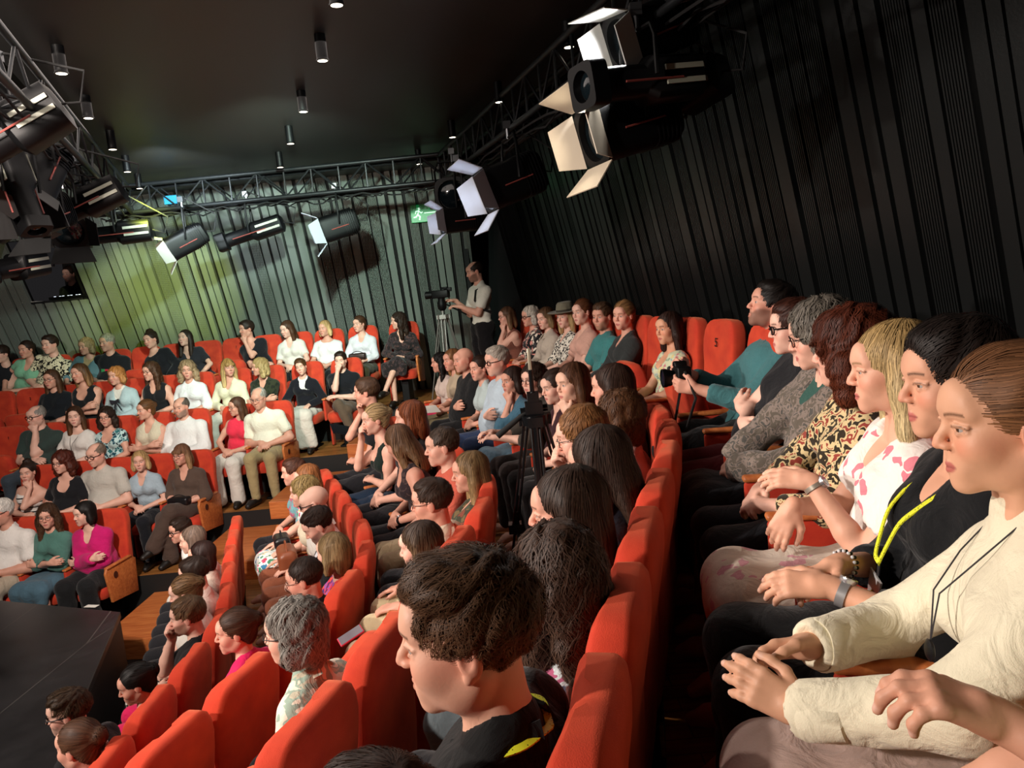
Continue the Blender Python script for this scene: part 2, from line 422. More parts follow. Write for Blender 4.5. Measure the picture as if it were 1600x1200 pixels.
def hand(fl, w, d, n, side, curl=.5, s=1., spread=.12, pts=None):
    """w wrist, d direction of the fingers, n back-of-hand normal, side +1 thumb to +(d x n)"""
    d = unit(d); n = unit(n-d*np.dot(n, d)) if abs(np.dot(unit(n), d)) < .98 else unit(np.cross(d, [1, 0, .3])); t = np.cross(d, n)*side
    K = .006*s
    pc = w+d*.05*s
    fl.cone(w-d*.012*s, w+d*.025*s, .023*s, .026*s, .014*s)
    for q in (-.026, -.009, .009, .026): fl.cone(w+d*.018*s+t*q*.7*s, w+d*.082*s+t*q*s, .015*s, .0115*s, .010*s)
    Ls = (.068, .080, .074, .058)
    for i, q in enumerate((.028, .0095, -.0095, -.028)):
        p = w+d*(.084-.004*abs(i-1))*s+t*q*s; l = Ls[i]*s; c = curl*(1+.12*i); a = 0
        dirv = d+t*(q/.028)*spread*.6
        rr = (.0095, .0088, .0082, .0072)
        for j, fr in enumerate((.45, .32, .25)):
            a += c*(.65, .8, .6)[j]
            dd = unit(unit(dirv)*math.cos(a)-n*math.sin(a)); p2 = p+dd*l*fr
            fl.cone(p, p2, rr[j]*s*(.9 if i == 3 else 1), rr[j+1]*s*(.9 if i == 3 else 1), K)
            p = p2
            if pts is not None and j == 2: pts.append((p, dd, unit(n*math.cos(a)+unit(dirv)*math.sin(a))))
    p = w+d*.018*s+t*.024*s; dd = unit(d*.75+t*.65-n*.35)
    p2 = p+dd*.042*s; fl.cone(p, p2, .015*s, .0125*s, .01*s)
    dd = unit(d*.95+t*(.35-.5*curl*.6)-n*(.25+.3*curl)); p3 = p2+dd*.032*s; fl.cone(p2, p3, .0115*s, .0105*s, K)
    p4 = p3+unit(dd-t*.2)*.024*s; fl.cone(p3, p4, .010*s, .0085*s, K)
    if pts is not None: pts.append((p4, dd, n))

def head_prims(fl, hc, M, hs, sex, fat=0., near=False, age=0):
    """M rows: right, forward, up"""
    r_, f_, u_ = M
    def q(x, y, z): return hc+(r_*x+f_*y+u_*z)*hs
    def E(c, r, k=.02, sub=False): fl.ell(q(*c), np.array(r)*hs, M, k*hs, sub)
    def Cn(a, b, ra, rb, k=.01, sub=False): fl.cone(q(*a), q(*b), ra*hs, rb*hs, k*hs, sub)
    j = 1.08 if sex == 'm' else 1.0
    E((0, -.018, .032), (.075, .094, .082), .01)
    E((0, .020, -.012), (.064*j**.5+fat*.01, .068, .088), .025)
    E((0, .030, -.066), (.053*j+fat*.012, .054, .046), .03)
    E((0, .074, -.101), (.023*j, .018, .017), .030)
    for sx in (-1, 1):
        E((sx*.038, .060, -.030), (.024+fat*.006, .026, .026+fat*.006), .025)
        Cn((sx*.014, .083, .026), (sx*.044, .067, .024), .009*j, .007, .016)
        Cn((sx*.035, .02, -.085), (sx*.05, -.01, -.055), .012*j, .012, .03)
    E((0, .072, .045), (.045, .02, .03), .03)
    for sx in (-1, 1): E((sx*.0315, .1005, .002), (.0175, .0175, .0135), .012, True)
    Cn((0, .083, .016), (0, .104, -.018), .0075, .0085, .012); Cn((0, .104, -.018), (0, .108, -.027), .0078, .0090*j, .006)
    for sx in (-1, 1): E((sx*.0105, .098, -.031), (.0066*j, .0095, .0066), .007)
    for sx in (-1, 1):
        E((sx*.0315, .0715, .002), (.0152, .0155, .0150) if not near else (.0135,)*3, .003)
        if near:
            Cn((sx*.017, .0850, .0056), (sx*.031, .0878, .0088), .0034, .0046, .004); Cn((sx*.031, .0878, .0088), (sx*.0475, .0760, .0050), .0046, .0038, .004)
            Cn((sx*.018, .0835, -.0052), (sx*.032, .0858, -.0072), .0030, .0036, .004); Cn((sx*.032, .0858, -.0072), (sx*.047, .0765, -.0040), .0036, .0034, .004)
    E((0, .078, -.068), (.032, .014, .020), .02)
    for sx in (-1, 1):
        Cn((0, .0945, -.0625), (sx*.024, .0815, -.0672), .0046, .0022, .004)
        Cn((0, .0935, -.0740), (sx*.022, .0815, -.0685), .0058, .0025, .004)
        E((sx*.0765, -.008, -.012), (.008, .019, .031), .008)
        if near:
            E((sx*.0845, -.003, -.008), (.006, .010, .017), .004, True)
            E((sx*.0775, .000, -.040), (.006, .008, .009), .005)
    Cn((0, .10, -.0675), (0, .10, -.0675), .0015, .0015, .002, True) if near else None

def paint_head(P, hc, M, hs, skin, haircol, sex, near, makeup=.5, beard=None, age=0, eyes='#3a2a1c', rng=None):
    """colour of each point of the body: skin, eyes, brows, lips, beard"""
    sk = np.array(s2l(skin)); C = np.tile(sk, (len(P), 1))
    d = (P-hc)/hs; x = d@M[0]; y = d@M[1]; z = d@M[2]
    hd = (np.abs(x) < .1) & (np.abs(y) < .13) & (np.abs(z) < .13)
    var = .5+.5*np.sin(P[:, 0]*61+np.sin(P[:, 2]*47)*2)*np.sin(P[:, 1]*53+P[:, 2]*39); C *= (1-.10*var)[:, None]
    ax = np.abs(x)
    def blend(m, col, a=1.):
        m = np.clip(m, 0, 1)[:, None]*a; C[:] = C*(1-m)+np.array(col)*m
    red = sk*np.array([1.0, .62, .60])
    blend(np.exp(-(((ax-.04)/.02)**2+((z+.028)/.018)**2))*(y > .03)*hd, red, .55)
    blend(np.exp(-((x/.014)**2+((z+.028)/.014)**2))*(y > .09)*hd, red, .4)
    blend(np.exp(-(((ax-.077)/.012)**2+((z+.012)/.03)**2))*hd, red, .5)
    if beard:
        bc = np.array(s2l(beard)); lim = np.clip((-.046+.034*np.clip((ax-.03)/.05, 0, 1)-z)/.012, 0, 1)*np.clip((y-.0)/.015, 0, 1)*(z > -.125)*hd
        mouth = ((x/.020)**2+((z+.067)/.008)**2 < 1)
        blend(lim*(~mouth), bc, .62)
    soft = .0015 if near else .003
    def ell(cx, cz, rx, rz): return 1-((ax-cx)/rx)**2-((z-cz)/rz)**2
    lc = np.array(s2l('#a8434a')) if sex == 'f' else sk*np.array([.75, .5, .5])
    up = np.where(z > -.0675, 1-(x/.0255)**2-((z+.0675)/.0100)**2, 1-(x/.0235)**2-((z+.0675)/.0120)**2)
    blend(np.clip(up*2.5, 0, 1)*(y > .078)*hd, lc, .75 if sex == 'f' else .6)
    blend(np.exp(-((z+.0673)/.0013)**2)*(ax < .0245)*(y > .075)*hd, lc*.25, .7 if near else .35)
    # brows
    bz = .0265-((ax-.034)/.02)**2*.004+.0015
    brw = np.array(s2l(haircol))*.55+np.array(s2l('#2a1c14'))*.3
    blend(np.clip(1.3-np.abs(z-bz)/(.0034 if near else .0042), 0, 1)*(ax > .013)*(ax < .049)*(y > .05)*hd, brw, .8)
    # eyes
    em = ell(.0315, .0015, .0135, .0062)*(y > .066)*hd
    blend(np.clip(ell(.0315, .002, .0165, .0095), 0, 1)*(y > .06)*hd, sk*.45, .45+.3*makeup)
    if near:
        q_ = ell(.0318, .0012, .0165, .0072); blend(np.exp(-((q_+.12)/.20)**2)*(z > .0015)*(y > .06)*hd, (.02, .012, .010), .8); blend(np.exp(-((q_+.05)/.18)**2)*(z <= .0015)*(y > .06)*hd, sk*.35, .5)
    if not near:
        blend(np.clip(em*3, 0, 1), (.42, .38, .36)); blend(np.clip((1-((ax-.0315)/.0062)**2-((z-.0015)/.0062)**2)*3, 0, 1)*(em > 0), np.array(s2l(eyes))*.5)
    # nails/knuckles left plain
    return C
def hair_field(fl, hc, M, hs, st, seed=0, vol=1.):
    r_, f_, u_ = M
    def q(x, y, z): return hc+(r_*x+f_*y+u_*z)*hs
    def E(c, r, k=.02, sub=False): fl.ell(q(*c), np.array(r)*hs, M, k*hs, sub)
    def Cn(a, b, ra, rb, k=.02, sub=False): fl.cone(q(*a), q(*b), ra*hs, rb*hs, k*hs, sub)
    base = st.split('+')[0]; fl_ = st.split('+')[1:]
    v = vol
    if base in ('short', 'crew', 'fringe', 'quiff'):
        t = {'short': .012, 'crew': .007, 'fringe': .007, 'quiff': .004}[base]
        E((0, -.022, .034), (.076+t*.8, .096+t, .084+t), .01)
        if base == 'quiff':
            for i in range(9):
                a = i/8*2-1; E((a*.050, .034-.03*a*a, .088-.012*a*a+.007*(i % 2)), (.024, .034, .024), .015)
            E((0, -.01, .084), (.066, .078, .034), .02)
        if 'top' in fl_: E((0, .012, .092), (.062, .062, .028), .03)
        E((0, .125, -.025), (.078, .085 if base != 'quiff' else .092, .102 if base != 'quiff' else .112), .010, True)
        E((0, .03, -.10), (.12, .09, .082), .008, True)
        E((0, -.12, -.115), (.12, .09, .065), .01, True)
        for sx in (-1, 1): E((sx*.085, .012, -.025), (.022, .022, .034), .006, True)
        if base == 'fringe': E((0, .04, .115), (.068, .115, .075), .01, True)
    elif base in ('bun', 'pony', 'updo'):
        E((0, -.024, .034), (.084, .105, .094), .01)
        E((0, -.06, -.03), (.07, .055, .07), .03)
        E((0, .12, -.028), (.074, .085, .106), .010, True)
        E((0, .04, -.10), (.12, .09, .085), .01, True)
        for sx in (-1, 1): E((sx*.088, .008, -.022), (.018, .020, .032), .006, True)
        if base == 'bun': E((0, -.125, .03), (.042, .034, .042), .012)
        if base == 'updo': E((0, -.05, .13), (.05, .05, .035), .02); E((0, -.10, .07), (.055, .04, .05), .02)
        if base == 'pony': E((0, -.115, .045), (.03, .03, .03), .015); Cn((0, -.13, .03), (0, -.135, -.10), .03, .026, .02); Cn((0, -.135, -.1), (0, -.125, -.2), .026, .012, .02)
    else:
        g = {'bob': -.10, 'mid': -.17, 'long': -.26, 'curly': -.14, 'curlybob': -.08, 'curlylong': -.26}[base]
        big = (.016 if base.startswith('curly') else 0)*v
        E((0, -.024, .036), (.084+big, .106+big, .092+big*.8), .01)
        for sx in (-1, 1):
            Cn((sx*.070, -.012, .03), (sx*(.080+big*.8), -.008, -.06), .028, .030+big*.7, .03)
            Cn((sx*(.080+big*.8), -.008, -.06), (sx*(.088+big), -.004 if g > -.2 else .012, g), .030+big*.7, .026+big*.4, .03)
        E((0, -.062, -.05), (.085+big, .05+big, .11), .04)
        if g < -.12:
            E((0, -.085, g*.6), (.088+big, .038+big*.5, abs(g)*.55), .04)
        E((0, .118, -.035), (.064, .082, .118), .012, True)
        E((0, .10, -.2), (.058, .085, .14), .012, True)
        Cn((0, .01, -.15), (0, .0, -.4), .048, .06, .01, True)
    if 'bangs' in fl_: E((0, .074, .048), (.066, .026, .032), .02)
    if 'hat' in fl_: pass
    am = {'curly': .006, 'curlybob': .006, 'curlylong': .006, 'quiff': .004, 'short': .003, 'bun': .0022, 'updo': .003}.get(base, .002)
    fl.ripple(am*hs*(1.3 if v > 1 else 1), 130 if am > .003 else 90, seed)
def strands(P, F, hc, M, hs, st, n, wd, steps, slen, base_col, tip_col, rng, jit=.42):
    """thin locks that follow the hair surface"""
    nor = vnormals(P, F); kd = kdtree.KDTree(len(P))
    for i, p in enumerate(P): kd.insert(p, i)
    kd.balance()
    V = []; C = []
    base = st.split('+')[0]; curly = base.startswith('curly'); quiff = base == 'quiff'
    roots = rng.choice(len(P), n, replace=n > len(P))
    bc = np.array(s2l(base_col)); tc = np.array(s2l(tip_col))
    back = hc+(M[1]*-.12+M[2]*.03)*hs
    crown = hc+(M[1]*-.05+M[2]*.11)*hs
    zlo = P[:, 2].min(); zhi = hc[2]+.12*hs
    quad = []
    for ri in roots:
        p = P[ri].copy(); nn = nor[ri]; cf = 1+rng.uniform(-jit, jit); ph = rng.uniform(0, 6.28); lift = rng.uniform(.001, .004)
        pts = []; ns = []
        rdir = rng.normal(size=3)*.5
        nst = steps
        for s_ in range(nst):
            t = s_/(nst-1)
            if base in ('bun', 'pony', 'updo'): g = unit(back-p) if np.linalg.norm(back-p) > .04 else np.array([0, 0, -1.])
            elif quiff or base == 'short' or base == 'crew' or base == 'fringe':
                g = unit((p-crown)*np.array([1, 1, 1]))*1.0+(rdir*.9 if quiff else rdir*.3)
                loc = (p-hc)@M[2]
                if 'top' in st or quiff: g = g+M[1]*.4*(loc > .06)
            else:
                q = p-crown; g = unit(q)*.9*max(0, 1-8*max(0, hc[2]+.04-p[2]))+np.array([0, 0, -1.])*1.2+rdir*.12
            if curly: g = g+np.array([math.sin(ph+s_*1.5), math.cos(ph*1.3+s_*1.5), .3*math.sin(s_+ph)])*1.1
            g = g-nn*np.dot(g, nn); g = unit(g)
            lf = lift+(t*(.010 if quiff else .006 if curly else .0015))
            wv = .0
            if base in ('long', 'mid', 'curly', 'curlylong') : wv = .0015*math.sin(ph+s_*1.1)
            sd = np.cross(g, nn)
            pts.append(p+nn*lf+sd*wv); ns.append((sd, nn))
            p = p+g*slen
            _, j, _d = kd.find(p); q = P[j]; nn = unit(nn*.3+nor[j]); p = p-nn*np.dot(p-q, nn)
            if p[2] < zlo+.005: break
        m = len(pts)
        if m < 3: continue
        b0 = len(V)
        for k_ in range(m):
            t = k_/(m-1); sd, nn = ns[k_]; w_ = wd*(1-.75*t**2)*.5
            V.append(pts[k_]-sd*w_); V.append(pts[k_]+sd*w_)
            zt = np.clip((zhi-pts[k_][2])/(zhi-zlo+1e-6), 0, 1)**1.5
            c = (bc*(1-zt)+tc*zt)*cf; C.append(c); C.append(c)
        for k_ in range(m-1): quad.append((b0+2*k_, b0+2*k_+1, b0+2*k_+3, b0+2*k_+2))
    return np.array(V), np.array(quad), np.array(C)
# ------------------------------------------------------------------ people
def rotz(v, a): c, s = math.cos(a), math.sin(a); return np.array([v[0]*c-v[1]*s, v[0]*s+v[1]*c, v[2]])
SKINS = ['#dba48e', '#dfad98', '#d29a84', '#e2b4a0', '#d59e88']
def person(label, pos, heading, head_world, head_heading, hp=5, roll=0, sex='f', hair='long', hc_=('#3a2418', '#3a2418'),
           top=('#222222',), tp='plain', sl=.5, neck='crew', bot='trousers', bcol=('#1c1c20',), bp='plain', arms='lap', legs='sit',
           glasses=None, dist=8., fat=0., skin=None, beard=None, group=None, hands=None, loose=.5, inner=None, shoe='#17130f', vol=1., noleg=False,
           belt=None, rkleg=False, tscale=1., bscale=1., hs=1., extra=None, stand=False, seed=None):
    rng = np.random.RandomState(seed if seed is not None else (hash(label) % 1) + sum(ord(c)*(i+1) for i, c in enumerate(label)) % 99991)
    skin = skin or SKINS[rng.randint(len(SKINS))]
    Fz = pos[2]
    nominal = 1.19 if not stand else 1.62
    s = float(np.clip((head_world[2]-Fz)/nominal, .90, 1.08))
    rot = R(180-heading)
    root = empty('person', tuple(pos), rot, s)
    tag(root, label, 'person', group)
    H = rotz((np.array(head_world)-np.array(pos))/s, -rot)
    ph = R(heading-head_heading)
    near = dist < 3.0
    # skeleton -------------------------------------------------
    f = rotz(np.array([0, 1, 0]), ph); r = rotz(np.array([1, 0, 0]), ph); u = np.array([0, 0, 1.])
    a = R(hp); f, u = f*math.cos(a)-u*math.sin(a), u*math.cos(a)+f*math.sin(a)
    a = R(roll); r, u = r*math.cos(a)-u*math.sin(a), u*math.cos(a)+r*math.sin(a)
    M = np.array([r, f, u]); m_ = sex == 'm'
    hipz = .54 if not stand else .93
    P0 = np.array([0, 0, hipz]); Nk = H-np.array([0, 0, 1])*.165-u*.02-f*.035*(1 if not stand else 1)
    Nk = Nk+np.array([0, -.005, 0])
    up = unit(Nk-P0); sd = unit(np.cross([0, 1, 0], up)) if True else None
    sd = unit(np.array([1, 0, 0])-up*up[0]); fw = unit(np.cross(up, sd))
    sw = (.168 if m_ else .140)+fat*.02
    C1 = P0+(Nk-P0)*.72; W1 = P0+(Nk-P0)*.36
    sh = {k: Nk+sd*k*sw-up*.070+fw*.0 for k in (-1, 1)}
    fa, ua = (.255, .285) if m_ else (.235, .26)
    hd = {}
    el = {}
    ct = P0+(Nk-P0)*.45+fw*.20
    hn = {1: np.array([.15, .0, 1.]), -1: np.array([-.15, 0, 1.])}; curl = {1: .55, -1: .55}; hdir = {}
    hint = {1: sd*1.0-up*.8-fw*.3, -1: -sd*1.0-up*.8-fw*.3}
    lap = P0+np.array([0, .26, .125])
    A = arms
    if A == 'lap': hd = {1: lap+[.055, 0, .02], -1: lap+[-.055, .01, 0]}; hdir = {1: [-.8, .5, -.2], -1: [.8, .5, -.2]}; hn = {1: np.array([.3, .4, .9]), -1: np.array([-.3, .4, .9])}; curl = {1: .6, -1: .6}
    elif A == 'thigh': hd = {1: P0+[.14, .30, .12], -1: P0+[-.13, .26, .12]}; hdir = {1: [-.1, 1, -.15], -1: [.2, 1, -.15]}; curl = {1: .25, -1: .3}
    elif A == 'cross':
        hd = {1: ct+sd*-.10+fw*.03+up*.04, -1: ct+sd*.09+fw*.00-up*.0}; hdir = {1: -sd+up*.15, -1: sd+up*.1}; hn = {1: fw*1.0+up*.3, -1: fw+up*.3}
        hint = {1: sd*.9-up*1.2+fw*.2, -1: -sd*.9-up*1.2+fw*.2}; curl = {1: .5, -1: .5}
    elif A in ('chin', 'chinl', 'mouth'):
        k = -1 if A == 'chinl' else 1; fr = .0 if A != 'mouth' else .03
        hd = {k: H-u*.165+f*(.075+fr)+r*.025*k, -k: P0+np.array([.06*k, .22, .17])}
        if A == 'mouth': hd[k] = H-u*.125+f*.12+r*.03*k
        hdir = {k: u*.75+f*.1-r*.35*k, -k: np.array([k*.9, .35, .05])}; hn = {k: f*.9+r*.3*k, -k: np.array([0, .5, .8])}
        hint = {k: -up*1.3+fw*.5+sd*.25*k, -k: sd*-k-up*.8}; curl = {k: 1.1, -k: .5}
    elif A == 'cheek':
        hd = {1: H-u*.11+r*.10+f*.03, -1: lap+[-.06, 0, .02]}; hdir = {1: u+f*.2, -1: [.9, .4, 0]}; hn = {1: r+f*.2, -1: np.array([0, .4, .9])}
        hint = {1: -up+fw*.5+sd*.3, -1: -sd-up*.8}; curl = {1: .9, -1: .5}
    elif A == 'camera':
        hd = {1: P0+[.10, .24, .34], -1: P0+[-.09, .25, .28]}; hint = {1: sd*.35-up-fw*.2, -1: -sd*.35-up-fw*.2}; hdir = {1: [-.3, .7, .5], -1: [.3, .8, .2]}; hn = {1: np.array([.8, .3, .3]), -1: np.array([-.8, .2, -.3])}; curl = {1: .8, -1: .9}
    elif A == 'hang': hd = {k: sh[k]+[k*.05, .05, -.5] for k in (-1, 1)}; hdir = {k: [0, .1, -1] for k in (1, -1)}; hn = {k: np.array([k, 0, 0.]) for k in (1, -1)}
    elif A == 'pan': hd = {1: P0+[.06, .47, .28], -1: P0+[-.02, .46, .25]}; hdir = {1: [-.3, 1, .15], -1: [.3, 1, .15]}; hint = {1: sd*.5-up, -1: -sd*.5-up}; curl = {1: .5, -1: .5}
    if hands:   # explicit world space wrists: {side: (world, dir, normal, curl, hint)}
        for k, h in hands.items():
            cv = lambda v: rotz(np.array(v, float), -rot)
            hd[k] = rotz((np.array(h[0])-np.array(pos))/s, -rot)
            hdir[k] = cv(h[1]); hn[k] = cv(h[2]); curl[k] = h[3]
            if len(h) > 4: hint[k] = cv(h[4])
    wr = {}
    for k in (-1, 1): el[k], wr[k] = ik(sh[k], hd[k], ua, fa, hint[k])
    kn = {1: P0+[.115, .43, .0], -1: P0+[-.115, .42, .0]}; an = {1: np.array([.11, .42, .09]), -1: np.array([-.12, .40, .09])}; toe = {k: an[k]+[k*.03, .15, -.055] for k in (1, -1)}
    if legs == 'cross': kn[1] = P0+[-.02, .45, .085]; an[1] = np.array([-.20, .56, .26]); toe[1] = an[1]+[-.05, .13, -.06]
    if legs == 'crossl': kn[-1] = P0+[.02, .45, .085]; an[-1] = np.array([.20, .56, .26]); toe[-1] = an[-1]+[.05, .13, -.06]
    if legs == 'out': an = {k: np.array([k*.13, .66, .09]) for k in (1, -1)}; toe = {k: an[k]+[k*.03, .14, -.02] for k in (1, -1)}
    if stand:
        kn = {k: np.array([k*.10, .02, .50]) for k in (1, -1)}; an = {k: np.array([k*.12, -.03, .09]) for k in (1, -1)}; toe = {k: an[k]+[k*.04, .16, -.055] for k in (1, -1)}
    hs_ = hs*(1.02 if m_ else .985)*(1 if near else .955)
    bw = 1+fat*.28
    def torso(fl, g, lowk=.04):
        fl.cone(P0-sd*.075, P0+sd*.075, .108*bw+g, .108*bw+g, lowk)
        fl.cone(W1-sd*.04*bw+fw*fat*.05, W1+sd*.04*bw+fw*fat*.05, .098*bw+fat*.02+g, None, .06)
        if fat > .3: fl.ell(P0+(Nk-P0)*.28+fw*.07, (.15+.03*fat+g, .13+.06*fat+g, .15+g), None, .06)
        fl.cone(C1-sd*.062, C1+sd*.062, .102+.015*fat+g, None, .06)
        fl.cone(Nk-up*.085-sd*sw*.55, Nk-up*.085+sd*sw*.55, .058+g, None, .06)
        if not m_:
            for k in (-1, 1): fl.ell(C1+sd*.07*k+fw*.072-up*.015, (.058+g, .058+g, .060+g), None, .035)
        elif fat >= 0: fl.ell(C1+fw*.04+up*.02, (.14+g, .075+g, .10+g), None, .05)
        fl.cone(Nk-up*.05-sd*.09, Nk+up*.01-sd*.035, .045+g, .035+g, .05); fl.cone(Nk-up*.05+sd*.09, Nk+up*.01+sd*.035, .045+g, .035+g, .05)
    # body -------------------------------------------------
    fine = .0025 if dist < 1.6 else .0032 if dist < 2.4 else .0039 if near else .0049 if dist < 5.5 else .0056
    hf = .0032 if dist < 1.3 else .0041 if dist < 2.2 else .0054 if near else .0072 if dist < 5.5 else .0090
    co = .0125 if near else .0165 if dist < 5.5 else .0195
    allp = [H+[0, 0, .13], H-[0, 0, .13]]+[*sh.values()]+[*el.values()]+[*wr.values()]+[wr[k]+unit(hdir[k])*.09 for k in (-1, 1)]+([] if noleg else [*kn.values()]+[*an.values()]+[*toe.values()])+[P0]
    Q = np.array(allp); lo = Q.min(0)-.14; hi = Q.max(0)+.14
    if noleg: lo[2] = P0[2]-.13; hi[1] = max(hi[1], .5)
    hl, hh_ = H-.125, H+.13
    spans = [[], [], []]
    for e in range(3):
        if near: spans[e].append((hl[e]+.005, hh_[e]-.005, fine))
        for k in (-1, 1):
            c_ = wr[k]+unit(hdir[k])*.08; spans[e].append((c_[e]-.09, c_[e]+.09, hf))
    fl = Field(*[axis_grid(lo[e], hi[e], co, spans[e]) for e in range(3)])
    torso(fl, 0)
    ar = 1.12 if m_ else .92; ar *= 1+fat*.2
    for k in (-1, 1):
        fl.cone(sh[k], sh[k], .046*ar, None, .04); fl.chain([sh[k], sh[k]*.55+el[k]*.45, el[k]], [.047*ar, .043*ar, .037*ar], .03)
        md = el[k]*.68+wr[k]*.32
        fl.chain([el[k], md, wr[k]], [.036*ar, .037*ar, .0235*ar**.5], .012)
        if not noleg:
            hj = P0+np.array([k*.085, .02, -.02])
            lg = 1.08 if m_ else 1.0
            fl.chain([hj, hj*.5+kn[k]*.5, kn[k]], [.088*lg*bw**.5, .074*lg, .056*lg], .04)
            cm = kn[k]*.68+an[k]*.32-unit(np.array([0, .012, 0]))*.012
            fl.chain([kn[k], cm, an[k]], [.050*lg, .046*lg, .032], .02)
            fl.chain([an[k]+[0, -.03, -.045], an[k]*.4+toe[k]*.6, toe[k]], [.03, .032, .024], .03)
        else: fl.chain([P0+[k*.085, .02, 0], P0+[k*.1, .3, 0]], [.085, .07], .04)
    flb = fl
    flb.chain([Nk-up*.06-fw*.01, Nk+up*.02, H-u*.06*hs_-f*.022], [.055, .052 if m_ else .045, .055 if m_ else .047], .025)
    if not near:
        fl = Field(*[axis_grid(H[e]-(.125 if e < 2 else .19), H[e]+.13, fine, []) for e in range(3)])
        fl.chain([Nk-up*.06-fw*.01, Nk+up*.02, H-u*.06*hs_-f*.022], [.0545, .0515 if m_ else .0445, .055 if m_ else .047], .025)
    if near: 
        for k in (-1, 1): fl.cone(Nk+fw*.045+sd*.018*k-up*.01, H-u*.05+r*.055*k-f*.01, .010, .012, .02)
    head_prims(fl, H, M, hs_, sex, fat, near)
    tips = []
    for k in (-1, 1): hand(flb, wr[k], unit(hdir[k]), hn[k], -k, curl[k], 1.02 if m_ else .93, pts=tips)
    P, F = flb.mesh(); P, F = largest(P, F)
    if not near:
        P2, F2 = fl.mesh(); P2, F2 = largest(P2, F2); P, F = np.concatenate([P, P2]), np.concatenate([F, F2+len(P)])
    C = paint_head(P, H, M, hs_, skin, hc_[0], sex, near, beard=beard)
    if near and not m_:
        for tp_, dd, nn in tips:
            if dist < 2.4:
                q_ = tp_-dd*.004+nn*.004; m__ = np.exp(-(np.linalg.norm(P-q_, axis=1)/.0065)**4); C = C*(1-m__[:, None]*.6)+np.array(s2l('#e6c3b5'))*m__[:, None]*.6
    body = mesh_np('body', P, F, SKIN, root, C)
    if near:
        for k in (-1, 1):
            ec = H+(r*.0315*k+f*.0732+u*.0018)*hs_
            eye(root, ec, M, .0142*hs_)
    # hair ----------------------------------------------------
    if hair != 'none':
        hb = hair.split('+')[0]
        ext = {'long': .40, 'mid': .31, 'curly': .29, 'curlylong': .40, 'bob': .24, 'curlybob': .22, 'pony': .26}.get(hb, .15)
        g = .0038 if dist < 2 else .0046 if near else .0058 if dist < 5.5 else .0072
        Hh = H; mg = .20 if hb.startswith('curly') else .165
        lo = Hh-[mg, mg, ext]; hi = Hh+[mg, mg, .165 if hb != 'updo' else .2]
        if hb in ('bun', 'pony'): lo[:2] -= .03; hi[:2] += .03
        fh = Field(*[np.arange(lo[e], hi[e], g, dtype=np.float32) for e in range(3)])
        Mh = M
        hair_field(fh, Hh, Mh, hs_, hair, rng.randint(1000), vol)
        HP, HF = fh.mesh(); HP, HF = largest(HP, HF, .05)
        if len(HP):
            b1 = np.array(s2l(hc_[0])); b2 = np.array(s2l(hc_[1])); zt = np.clip((Hh[2]+.11-HP[:, 2])/(ext+.08), 0, 1)[:, None]**1.4
            dd = HP-Hh; ang = np.arctan2(dd@r, dd@f); st_ = .5+.5*np.sin(ang*43+np.sin(HP[:, 2]*60)*.8+np.sin(ang*17)*2)
            hcol = (b1*(1-zt)+b2*zt)*(.68+.28*st_[:, None])
            nst, wd, stp = (4600, .0018, 10) if dist < 1.7 else (3000, .0024, 9) if dist < 2.6 else (1500, .0034, 7) if dist < 4.6 else (520, .0065, 5)
            if hb in ('short', 'crew', 'fringe'): nst = int(nst*.8); stp = min(stp, 5)
            sl_ = {'long': .026, 'curlylong': .024, 'mid': .022, 'curly': .016, 'bob': .018, 'curlybob': .015, 'pony': .018, 'bun': .016, 'updo': .016, 'quiff': .008, 'short': .0065, 'crew': .004, 'fringe': .006}[hb]*(9/ max(stp, 5))**.5
            SV, SQ, SCc = strands(HP, HF, Hh, Mh, hs_, hair, nst, wd, stp, sl_, hc_[0], hc_[1], rng)
            if len(SV):
                V = np.concatenate([HP, SV]); Fq = np.concatenate([HF, SQ+len(HP)]); Cc = np.concatenate([hcol, SCc])
            else: V, Fq, Cc = HP, HF, hcol
            mesh_np('hair', V, Fq, HAIR, root, Cc)
    # clothes -------------------------------------------------
    cg = .0078 if dist < 1.7 else .0095 if near else .0125 if dist < 5.5 else .0148
    def garment(name, cut_neck, g, slv, mat, bottom_extra=True, amp=.0025):
        pts = [Nk+up*.09, P0-[0, 0, .12]]+[*sh.values()]+([*el.values()] if slv > .3 else [])+([*wr.values()] if slv > .6 else [])
        Q = np.array(pts); lo = Q.min(0)-.15; hi = Q.max(0)+.15; hi[2] = min(hi[2], Nk[2]+.12)
        lo[1] = min(lo[1], -.22); hi[1] = max(hi[1], .24); lo[0] = min(lo[0], -.23); hi[0] = max(hi[0], .23)
        gg = [axis_grid(lo[e], hi[e], cg, []) for e in range(3)]
        fc = Field(*gg)
        torso(fc, g, .05)
        lz = loose*.013
        fc.chain([Nk-up*.06-fw*.008, Nk+up*.022-fw*.010], [.066, (.059 if m_ else .053)], .03)
        cuts = []
        for k in (-1, 1):
            if slv <= 0: continue
            fc.cone(sh[k], sh[k], .046*ar+g+lz*.2, None, .04)
            if slv <= .5:
                e = sh[k]+(el[k]-sh[k])*(slv*1.25); cuts.append((e, unit(el[k]-sh[k]), .054)); fc.cone(sh[k], e, .046*ar+g+lz*.3, .045*ar+g+lz*.8, .03)
            else:
                fc.cone(sh[k], el[k], .049*ar+g+lz*.5, .041*ar+g+lz, .03)
                e = el[k]+(wr[k]-el[k])*min(1, (slv-.5)*1.9); fc.cone(el[k], e, .041*ar+g+lz, .033*ar+g+lz*.8, .03)
                cuts.append((e, unit(wr[k]-el[k]), .046))
                if loose > .9: fc.cone(el[k]*.3+e*.7, e, .041*ar+g+lz, .036+g+lz*.6, .02); pass
